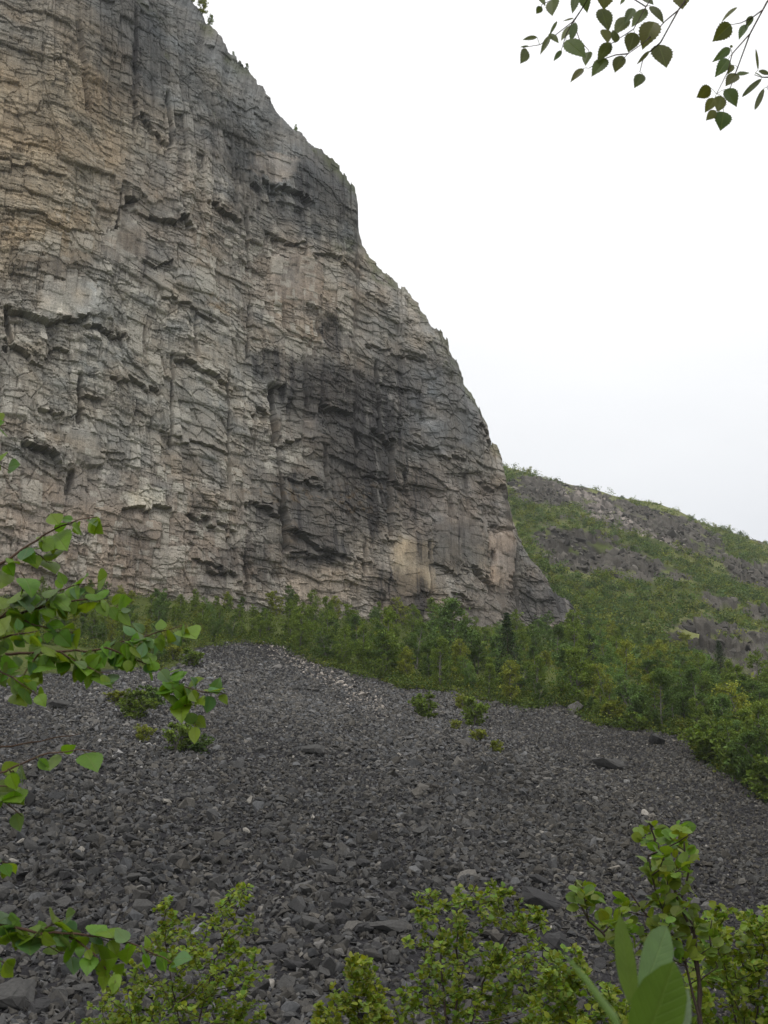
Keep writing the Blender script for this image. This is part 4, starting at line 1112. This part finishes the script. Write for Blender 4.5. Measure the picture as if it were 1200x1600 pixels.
# overhanging birch at the upper right ------------------------------------
ZX = lambda X, Y: (780 + X * 0.35, Y * 0.35)
DO = 1.9
ovt = empty('birch_tree', (1.9, 1.1, T(1.9, 1.1)))
tag(ovt, 'birch outside the frame whose leafy twigs hang into the sky at the upper right', 'tree')
def loc(p, o): return np.asarray(p, float) - np.array(o.location)
tg = Geo()
tg.tube([loc(q, ovt) for q in ((1.9, 1.1, float(T(1.9, 1.1)) - .1), (1.85, 1.15, -0.6), (1.75, 1.2, 0.6), (1.7, 1.3, 1.7), (1.66, 1.3, 2.9))], [0.07, 0.06, 0.05, 0.035, 0.015], 10, (0.32, 0.31, 0.29))
tg.build('trunk', M_BARK, ovt, True)
TW1 = [[(1180, -330), (1040, -190), (900, -90), (840, -10), (800, 45), (720, 190), (670, 232), (640, 270), (628, 322)], [(800, 45), (740, 95), (690, 150), (640, 195), (575, 240), (548, 270)],
       [(840, -10), (700, -40), (655, 30), (600, 130), (500, 195), (495, 240)], [(655, 30), (560, -30), (430, -60), (375, 30), (330, 95), (240, 165), (180, 200), (105, 212)], [(330, 95), (300, 150), (278, 222)],
       [(575, 240), (520, 245), (470, 262), (400, 305)], [(430, -60), (300, -40), (235, 0), (190, 20)], [(375, 30), (330, 100), (360, 180), (400, 225)]]
LV1 = [(712, 198, 748, 300, 104), (640, 330, 605, 388, 52), (692, 95, 640, 212, 98), (604, 145, 576, 235, 74), (572, 75, 515, 150, 64), (455, 38, 490, 138, 78), (470, 130, 486, 192, 56), (495, 188, 440, 272, 58),
       (548, 248, 515, 322, 62), (478, 262, 412, 342, 68), (298, 180, 388, 255, 88), (400, 230, 384, 290, 48), (375, 305, 318, 362, 36), (325, 110, 276, 182, 44), (224, 150, 266, 192, 38), (225, 160, 182, 247, 28),
       (258, 94, 222, 160, 16), (278, 225, 243, 275, 28), (124, 222, 96, 283, 50), (168, 165, 102, 180, 28), (242, -5, 236, 70, 68), (170, -30, 206, 28, 38), (345, -30, 326, 62, 40), (372, -40, 394, 54, 58), (468, -50, 470, 38, 92),
       (655, 40, 590, 125, 58), (675, 25, 738, 96, 50), (816, -50, 818, 42, 96), (670, 228, 612, 290, 18), (560, -10, 540, 20, 16), (600, 35, 562, 100, 44), (190, 30, 165, 62, 36), (130, 205, 90, 212, 10), (330, 80, 282, 96, 14),
       (340, 100, 318, 190, 36), (640, -20, 690, 20, 40), (520, 190, 508, 130, 50)]
TW2 = [[(1500, -300), (1300, -140), (1195, 10), (1120, 150), (1065, 300), (1000, 480)], [(1120, 150), (1040, 240), (1020, 320), (970, 420)], [(1175, 45), (1130, 78), (1080, 102), (1038, 110)],
       [(1130, 78), (1110, 100), (1095, 125)], [(1065, 300), (1050, 340), (1062, 335)]]
LV2 = [(1034, 108, 952, 186, 76), (1062, 30, 990, 92, 24), (1128, 70, 1104, 126, 34), (1102, 108, 1070, 174, 38), (1032, 214, 958, 272, 40), (1024, 262, 968, 337, 58), (1062, 328, 1012, 378, 56), (1060, 334, 1120, 324, 38),
       (945, 392, 880, 436, 60), (1010, 398, 1064, 474, 74), (962, 438, 918, 500, 46), (992, 428, 974, 502, 60), (968, 494, 924, 536, 40), (1002, 498, 990, 580, 80), (1045, 290, 1020, 330, 26), (1030, 205, 1045, 210, 12)]
TW3 = [[(1420, 180), (1300, 330), (1230, 345), (1175, 345), (1140, 335)], [(1230, 345), (1195, 390)]]
LV3 = [(1156, 312, 1147, 214, 14), (1206, 330, 1158, 316, 30), (1172, 350, 1084, 430, 30), (1182, 395, 1140, 492, 26), (1200, 400, 1250, 440, 30), (1170, 340, 1140, 322, 10)]
for bi, (tws, lvs, shp, ser) in enumerate(((TW1, LV1, 'birch', .14), (TW2, LV2, 'birch', .14), (TW3, LV3, 'will', .0))):
    par = ovt
    bgx = Geo(); lg = Geo()
    for wi, tw in enumerate(tws):
        pts = []
        for qi, (X, Y) in enumerate(tw):
            px, py = ZX(X, Y); pts.append(loc(at(px, py, DO + 0.05 * math.sin(qi + bi * 2 + wi)), par))
        if wi == 0:
            st = {0: (1.75, 1.25, 1.75), 1: (1.78, 1.2, 1.35), 2: (1.8, 1.2, 1.1)}[bi]
            pts = [loc(st, par)] + pts
        n = len(pts)
        r0 = 0.0045 if wi == 0 else 0.0016
        rads_ = np.linspace(r0, 0.0007, n)
        if wi == 0: rads_ = np.array([0.009] + list(np.linspace(0.003, 0.0008, n - 1)))
        bgx.tube(pts, rads_, 6, (0.055, 0.038, 0.03))
    allp = np.array([ZX(X, Y) for tw in tws for X, Y in tw])
    for (bx, by, tx_, ty_, wd) in lvs:
        p0 = ZX(bx, by); p1 = ZX(tx_, ty_)
        dd = DO + random.uniform(-0.05, 0.05)
        b3 = at(*p0, dd); t3 = at(*p1, dd + random.uniform(-.015, .015))
        q = allp[np.argmin(np.hypot(allp[:, 0] - p0[0], allp[:, 1] - p0[1]))]
        pet = loc(at(q[0], q[1], DO), par) if np.hypot(q[0] - p0[0], q[1] - p0[1]) < 16 else None
        asp = (wd * 0.35) / FPX * DO
        add_leaf(lg, loc(b3, par), loc(t3, par), asp * 1.3, lcol(base=(0.088, 0.118, 0.036), var=.22), nrm=np.array([random.gauss(0, .22), -1, random.gauss(0, .3)]), n=19, serr=ser, shape='birch' if shp == 'birch' else 'round', fold=random.uniform(.0, .25), curl=random.uniform(-.1, .2), petiole=pet)
    br = bgx.build('branch', M_BARK, par, True); lg.build('leaves', M_LEAF, br)

# birch whose branches reach in from the left ------------------------------
lt = empty('birch_tree', (-1.55, 2.05, float(T(-1.55, 2.05))))
tag(lt, 'birch standing just outside the frame, its leafy branches reaching in from the left edge', 'tree')
tg = Geo()
tg.tube([loc(q, lt) for q in ((-1.55, 2.05, float(T(-1.55, 2.05)) - .1), (-1.53, 2.05, -0.9), (-1.5, 2.1, 0.0), (-1.48, 2.1, 1.0), (-1.5, 2.1, 2.3))], [0.06, 0.05, 0.04, 0.03, 0.012], 10, (0.32, 0.31, 0.29))
tg.build('trunk', M_BARK, lt, True)
DL = 2.05
LEFT = [  # (twigs, leaf pitch px, size px, depth, where on the trunk)
    ([[(-150, 900), (0, 884), (38, 857), (75, 831), (124, 811), (152, 808)], [(38, 857), (60, 868), (82, 880)]], 17, 32, DL, -0.02),
    ([[(-220, 1040), (-60, 1026), (0, 1022), (50, 1021), (94, 1019), (150, 1015), (197, 1002), (232, 992), (268, 984), (290, 976)],
      [(165, 1013), (182, 1019), (225, 1034), (255, 1049), (278, 1068), (300, 1078), (326, 1083), (354, 1084)], [(259, 1052), (268, 1078), (288, 1098), (300, 1120), (308, 1140)],
      [(60, 1021), (40, 1050), (30, 1068)], [(94, 1019), (120, 1035), (150, 1050), (170, 1052)], [(197, 1002), (215, 1022), (240, 1040)]], 13, 33, DL, -0.08),
    ([[(-140, 990), (-10, 968), (60, 950), (105, 940), (146, 934), (170, 946), (186, 956)], [(0, 965), (30, 940), (40, 905), (30, 890)], [(60, 950), (85, 925), (115, 915), (150, 912)], [(20, 960), (50, 975), (90, 985), (125, 990)]], 13, 33, DL + .08, -0.04),
    ([[(-120, 1010), (-10, 1000), (30, 990), (60, 985)], [(-10, 1045), (20, 1060), (60, 1085)]], 14, 32, DL - .06, -0.07),
    ([[(-160, 1260), (-20, 1216), (12, 1203), (40, 1190), (64, 1180), (100, 1173), (139, 1172), (150, 1174)], [(12, 1203), (25, 1208)]], 36, 38, DL - .15, -0.3),
    ([[(-160, 1300), (-30, 1240), (0, 1250), (20, 1262), (35, 1275)], [(-20, 1240), (0, 1228), (25, 1232)]], 18, 36, DL - .1, -0.35),
    ([[(-120, 1190), (0, 1169), (60, 1158), (125, 1146)]], 999, 10, DL + .3, -0.25),
    ([[(-180, 1420), (-40, 1438), (0, 1444), (58, 1458), (108, 1458), (179, 1467), (217, 1479), (245, 1492), (268, 1505)], [(108, 1462), (128, 1476), (146, 1492), (168, 1518), (190, 1540)], [(0, 1446), (50, 1462), (85, 1485), (110, 1492)], [(58, 1458), (75, 1448), (100, 1436)]], 17, 34, DL, -0.55),
    ([[(-120, 1370), (-30, 1350), (0, 1345), (12, 1350)]], 14, 34, DL, -0.5),
    ([[(-140, 1520), (-30, 1500), (0, 1498), (10, 1505)]], 16, 34, DL, -0.65),
    ([[(-120, 690), (-20, 668), (10, 664)], [(-20, 720), (0, 728), (16, 735)]], 14, 28, DL, 0.4)]
for tws, pitch, lsz, dep, tz in LEFT:
    bgx = Geo(); lg = Geo()
    for wi, tw in enumerate(tws):
        tw = np.array(tw, float)
        seg = np.concatenate([[0], np.cumsum(np.hypot(*np.diff(tw, axis=0).T))])
        ns = max(6, int(seg[-1] / 14))
        sx = np.linspace(0, seg[-1], ns)
        qx_ = np.interp(sx, seg, tw[:, 0]); qy_ = np.interp(sx, seg, tw[:, 1])
        wob = np.cumsum(np.array([random.gauss(0, 0.006) for _ in range(ns)]))
        P3 = np.array([at(a_, b_, dep + c_) for a_, b_, c_ in zip(qx_, qy_, wob)])
        P3 = P3 + np.array([[0, 0, random.gauss(0, 0.0012)] for _ in range(ns)])
        pts = [loc(p, lt) for p in P3]
        if wi == 0:
            pts = [loc((-1.5, 2.08, P3[0][2] - 0.08), lt)] + pts
            rads_ = np.array([0.010] + list(np.linspace(0.0045 if pitch < 30 else 0.003, 0.0009, ns)))
        else: rads_ = np.linspace(0.0019, 0.0007, ns)
        bgx.tube(pts, rads_, 6, (0.085, 0.05, 0.035))
        if pitch > 900: continue
        d_ = random.uniform(0, pitch * .5); side = 1
        while d_ <= seg[-1] + 1:
            cx_ = np.interp(d_, seg, tw[:, 0]); cy_ = np.interp(d_, seg, tw[:, 1])
            if cx_ > -80:
                pd = dep + np.interp(d_, sx, wob)
                end = d_ > seg[-1] - pitch * 0.8
                k_n = 2 if random.random() < 0.45 else 1
                for _ in range(k_n):
                    s_px = lsz * random.uniform(0.45, 0.86)
                    pl = random.uniform(5, 13)
                    an = random.uniform(-0.9, 0.9) * 0.9
                    dx_, dy_ = side * abs(math.sin(an)) * 1.0 + 0.35, math.cos(an) * 1.0 + 0.1
                    if random.random() < 0.28: dy_ = -0.45 * random.random()
                    nn2 = math.hypot(dx_, dy_); dx_ /= nn2; dy_ /= nn2
                    b3 = at(cx_ + dx_ * pl * .8, cy_ + dy_ * pl * .5, pd + random.uniform(-.03, .03))
                    t3 = at(cx_ + dx_ * (pl + s_px), cy_ + dy_ * (pl * .5 + s_px), pd + random.uniform(-.035, .035))
                    bluish = random.random() < 0.3
                    c_ = lcol(base=(0.100, 0.195, 0.070) if bluish else (0.125, 0.235, 0.018), var=.22)
                    ln_ = np.linalg.norm(t3 - b3)
                    add_leaf(lg, loc(b3, lt), loc(t3, lt), ln_ * random.uniform(0.68, 0.95), c_, nrm=np.array([random.gauss(0, .6), -1, random.gauss(.5, .7)]), n=17, serr=.10,
                             fold=random.uniform(-.15, .4), curl=random.uniform(-.2, .45), petiole=loc(at(cx_, cy_, pd), lt))
                side = -side
            d_ += 0.82 * pitch * random.uniform(0.7, 1.3)
    br = bgx.build('branch', M_BARK, lt, True)
    if lg.n: lg.build('leaves', M_LEAF, br)

# shrubs grown towards targets ---------------------------------------------
def inpoly(x, y, poly):
    c = False; j = len(poly) - 1
    for i in range(len(poly)):
        if (poly[i][1] > y) != (poly[j][1] > y) and x < (poly[j][0] - poly[i][0]) * (y - poly[i][1]) / (poly[j][1] - poly[i][1]) + poly[i][0]: c = not c
        j = i
    return c

def grown_bush(name, label, cat, depth, thick, poly, stems, n_targets, leaf_len, leaf_base, seed, group=None, leaves_per=15, stem_col=(0.05, 0.035, 0.03), shape='birch', serr=0, nseg=7, mat=None, rad0=0.012, yel=0.0):
    rd = random.Random(seed)
    bx, by = stems[0][0]
    base = at(bx, by, depth); gz = float(T(base[0], base[1]))
    root = empty(name, (base[0], base[1], gz))
    tag(root, label, cat, group)
    nodes = []; rads_ = []; segs = []
    tgm = Geo()
    for st in stems:
        pts = [at(a_, b_, depth + rd.uniform(-.1, .1) * thick) for a_, b_ in st]
        pts = [np.array([base[0] + rd.gauss(0, .05), base[1] + rd.gauss(0, .05), gz - 0.05])] + pts
        # refine
        out = []
        for a_, b_ in zip(pts[:-1], pts[1:]):
            k_ = max(2, int(np.linalg.norm(b_ - a_) / 0.06))
            for q in range(k_): out.append(a_ + (b_ - a_) * q / k_ + np.array([rd.gauss(0, .004) for _ in range(3)]))
        out.append(pts[-1]); out = np.array(out)
        rr_ = np.linspace(rad0, rad0 * 0.2, len(out))
        tgm.tube(out - np.array(root.location), rr_, 6, stem_col)
        keep = out[len(out) // 4:]
        nodes.append(keep)
    nodes = np.concatenate(nodes)
    xs = [p[0] for p in poly]; ys = [p[1] for p in poly]
    tg_ = []
    while len(tg_) < n_targets:
        a_ = rd.uniform(min(xs), max(xs)); b_ = rd.uniform(min(ys), max(ys))
        if inpoly(a_, b_, poly): tg_.append(at(a_, b_, depth + rd.gauss(0, .45) * thick))
    tg_ = np.array(tg_)
    dist = np.array([np.min(np.linalg.norm(nodes - t_, axis=1)) for t_ in tg_])
    lg = Geo()
    for k_ in np.argsort(dist):
        t_ = tg_[k_]
        # grow from a node that lies lower than the target
        dd_ = np.linalg.norm(nodes - t_, axis=1) + 1.2 * np.maximum(nodes[:, 2] - t_[2] + 0.03, 0)
        nb_ = nodes[int(np.argmin(dd_))]
        L_ = np.linalg.norm(t_ - nb_)
        if L_ < 0.03: t_ = t_ + np.array([0, 0, .06]); L_ = np.linalg.norm(t_ - nb_)
        m_ = max(3, int(L_ / 0.05) + 1)
        q = np.linspace(0, 1, m_)[:, None]
        pts = nb_ + (t_ - nb_) * q + np.array([0, 0, 1]) * (np.sin(q * math.pi) * -0.06 * L_) + np.array([[rd.gauss(0, .003) for _ in range(3)] for _ in range(m_)]) * np.minimum(q * 4, 1)
        tgm.tube(pts - np.array(root.location), np.linspace(min(0.0045, 0.0016 + L_ * .01), 0.0011, m_), 4, stem_col)
        nodes = np.concatenate([nodes, pts[1:]])
        ax = (pts[-1] - pts[0]) / (L_ + 1e-9)
        clump = rd.uniform(0.8, 1.25)
        for j in range(leaves_per):
            f = 1 - (j / leaves_per) * min(1, 0.22 / L_) * 0.9
            pb = nb_ + (t_ - nb_) * f
            a_ = rd.uniform(0, 2 * math.pi)
            dr = np.array([math.cos(a_), math.sin(a_), rd.gauss(0.1, .45)]) + ax * 0.5
            dr /= np.linalg.norm(dr)
            ll = leaf_len * rd.uniform(0.6, 1.15)
            b3 = pb + dr * leaf_len * 0.25; t3 = b3 + dr * ll
            nm = np.array([rd.gauss(0, .5), rd.gauss(-.35, .5), rd.gauss(.8, .4)])
            c_ = lcol(rd, leaf_base, .28, yel) * clump
            add_leaf(lg, b3 - np.array(root.location), t3 - np.array(root.location), ll * rd.uniform(.7, .95), c_, nrm=nm, n=nseg, serr=serr, shape=shape, fold=rd.uniform(-.1, .35), curl=rd.uniform(-.1, .4), rr=rd)
    tgm.build('stem', M_BARK, root, True); lg.build('leaves', mat or M_SHRUB, root)
    return root

GB = (0.140, 0.210, 0.024)
GRPB = 'birch bushes along the bottom of the view'
grown_bush('birch_bush', 'leafy young birch with dark forked stem in the bottom middle of the view', 'bush', 7.6, 0.5,
           [(632, 1402), (665, 1385), (690, 1398), (715, 1378), (758, 1368), (800, 1392), (835, 1408), (862, 1442), (850, 1470), (872, 1500), (905, 1530), (915, 1620), (800, 1640), (600, 1640), (600, 1580), (640, 1530), (655, 1500), (618, 1460), (640, 1440)],
           [[(712, 1720), (708, 1600), (716, 1540), (712, 1480), (722, 1420), (745, 1380)], [(712, 1720), (700, 1600), (690, 1520), (690, 1460), (668, 1400)], [(712, 1720), (735, 1600), (760, 1520), (800, 1460), (845, 1445)]], 330, 0.039, GB, 11, GRPB, rad0=0.016)
grown_bush('birch_bush', 'loose yellow-green birch bush at the lower left, in front of the dark stones', 'bush', 7.8, 0.6,
           [(378, 1372), (398, 1390), (402, 1430), (392, 1480), (420, 1500), (412, 1560), (440, 1640), (100, 1640), (120, 1580), (150, 1545), (190, 1530), (200, 1490), (240, 1460), (228, 1430), (262, 1395), (280, 1440), (330, 1410), (350, 1390)],
           [[(300, 1720), (310, 1600), (335, 1500), (372, 1420), (388, 1378)], [(300, 1720), (280, 1600), (262, 1500), (255, 1410)], [(300, 1720), (220, 1600), (170, 1560)]], 300, 0.038, GB, 12, GRPB)
grown_bush('birch_bush', 'low yellow-green birch bush at the bottom edge, left of the bottom middle birch', 'bush', 7.3, 0.4,
           [(540, 1500), (566, 1492), (585, 1520), (600, 1560), (640, 1640), (480, 1640), (492, 1580), (510, 1540), (530, 1530)], [[(560, 1720), (560, 1600), (552, 1510)], [(560, 1720), (590, 1620), (595, 1560)]], 130, 0.042, (0.15, 0.205, 0.022), 13, GRPB)
grown_bush('birch_bush', 'low green bush at the bottom edge, just left of the big willow leaves', 'bush', 7.0, 0.4,
           [(850, 1490), (880, 1480), (930, 1520), (960, 1540), (985, 1570), (990, 1640), (820, 1640), (830, 1560)], [[(900, 1720), (900, 1620), (880, 1550)], [(900, 1720), (940, 1600)]], 150, 0.042, GB, 14, GRPB)
grown_bush('birch_bush', 'dense green birch bush filling the lower right corner', 'bush', 5.6, 0.5,
           [(1110, 1398), (1140, 1420), (1175, 1415), (1260, 1430), (1300, 1640), (1040, 1640), (1060, 1560), (1080, 1500), (1090, 1450), (1100, 1430)],
           [[(1150, 1760), (1150, 1600), (1130, 1500), (1118, 1420)], [(1150, 1760), (1180, 1600), (1195, 1450)]], 330, 0.036, (0.135, 0.205, 0.022), 15, GRPB)
grown_bush('sapling', 'young broad-leaved sapling with dark stem at the lower right, tallest plant of the foreground', 'sapling', 3.3, 0.25,
           [(1005, 1290), (1022, 1280), (1030, 1300), (1060, 1282), (1095, 1285), (1082, 1330), (1080, 1380), (1090, 1420), (1110, 1440), (1130, 1480), (1120, 1520), (1040, 1500), (1000, 1480), (975, 1490), (940, 1470), (925, 1430), (890, 1400), (885, 1378), (905, 1365), (930, 1410), (965, 1430), (985, 1385), (1000, 1400), (1020, 1370), (1002, 1330)],
           [[(1100, 1800), (1096, 1620), (1090, 1533), (1087, 1467), (1057, 1400), (1048, 1377), (1033, 1340), (1018, 1300), (1014, 1286)], [(1100, 1800), (1098, 1640), (1084, 1460), (1067, 1413), (1075, 1360), (1068, 1327), (1073, 1288)],
            [(1100, 1800), (1080, 1640), (1000, 1540), (957, 1477), (923, 1440), (903, 1400), (900, 1378)], [(1100, 1800), (1095, 1600), (1060, 1470), (1010, 1430), (985, 1395)]], 58, 0.040, (0.115, 0.19, 0.022), 16, leaves_per=8, shape='round', nseg=11, mat=M_LEAF, rad0=0.010)

# willow shoot close to the lens ------------------------------------------
wb = at(1010, 1760, 0.78)
wt = empty('willow_shoot', (wb[0], wb[1], float(T(wb[0], wb[1]))))
tag(wt, 'big smooth oval willow leaves close to the lens at the bottom right', 'plant')
tg = Geo(); lg = Geo()
tg.tube([loc(q, wt) for q in (np.array([wb[0], wb[1], float(T(wb[0], wb[1])) - .02]), at(1012, 1900, .78), at(1005, 1680, .78), at(996, 1590, .78))], [0.004, 0.003, 0.002, 0.0015], 8, (0.22, 0.2, 0.03))
stm = tg.build('stem', M_BARK, wt, True)
for (b0, t0, wd, dp, col, nrm, shp) in [((991, 1578), (966, 1428), 36, (.80, .80), (0.09, 0.145, 0.022), (-.9, -1, .1), 'round'), ((1000, 1560), (1046, 1444), 54, (.84, .90), (0.07, 0.13, 0.032), (.6, -1, .5), 'will'),
                                        ((996, 1660), (1054, 1504), 76, (.74, .72), (0.082, 0.145, 0.020), (.05, -1, .25), 'will'), ((1040, 1660), (1080, 1545), 60, (.80, .82), (0.17, 0.23, 0.15), (1.2, -1, -.2), 'will'),
                                        ((1000, 1650), (975, 1590), 22, (.79, .79), (0.16, 0.18, 0.02), (.1, -1, .2), 'round')]:
    asp = wd / FPX * dp[0]
    add_leaf(lg, loc(at(*b0, dp[0]), wt), loc(at(*t0, dp[1]), wt), asp, col, nrm=np.array(nrm, float), n=25, serr=0, shape=shp, fold=.12, curl=.06, petiole=loc(at(1000, 1640, .78), wt) if b0[1] > 1600 else loc(at(996, 1590, .78), wt))
lg.build('leaves', M_WILLOW, wt, True)
gp = at(1000, 1700, .45)
gr = Geo()
gz_ = float(T(gp[0], gp[1]))
gb = empty('grass_blade', (gp[0], gp[1], gz_))
tag(gb, 'single blurred green grass blade leaning left of the big willow leaves', 'grass blade')
# a blade is a folded strip
ps = np.array([loc((gp[0], gp[1], gz_), gb), loc(at(1000, 1700, .45), gb), loc(at(960, 1590, .46), gb), loc(at(915, 1530, .47), gb), loc(at(878, 1486, .48), gb)])
wv_ = np.array([.0022, .0020, .0016, .0012, .0002])
V = np.concatenate([ps + np.outer(wv_, (0.7, 0, 0.7)), ps - np.array([0, .0006, 0]), ps - np.outer(wv_, (0.7, 0, 0.7))])
i = np.arange(4)
gr.add(V, quads=np.concatenate([np.stack([i, i + 1, i + 6, i + 5], -1), np.stack([i + 5, i + 6, i + 11, i + 10], -1)]), col=(0.10, 0.17, 0.04))
gr.build('blade', M_SHRUB, gb)


# ------------------------------------------------------------------ haze: thin volume over the valley, added to lift the shadows
hv = np.array([(x, y, z) for z in (-30, 345) for y in (-420, 2100) for x in (-2500, 2500)], float)
MH = bpy.data.materials.new('haze'); MH.use_nodes = True
t = MH.node_tree; t.nodes.clear()
out = t.nodes.new('ShaderNodeOutputMaterial'); pv = t.nodes.new('ShaderNodeVolumePrincipled')
pv.inputs['Color'].default_value = (0.95, 0.97, 1.0, 1); pv.inputs['Density'].default_value = 0.00016
t.links.new(pv.outputs[0], out.inputs['Volume'])
hz = mesh('haze', hv, [[(0, 2, 3, 1), (4, 5, 7, 6), (0, 1, 5, 4), (2, 6, 7, 3), (0, 4, 6, 2), (1, 3, 7, 5)]], None, MH)
tag(hz, 'thin haze over the valley, added to lift the shadows', 'haze', kind='stuff')
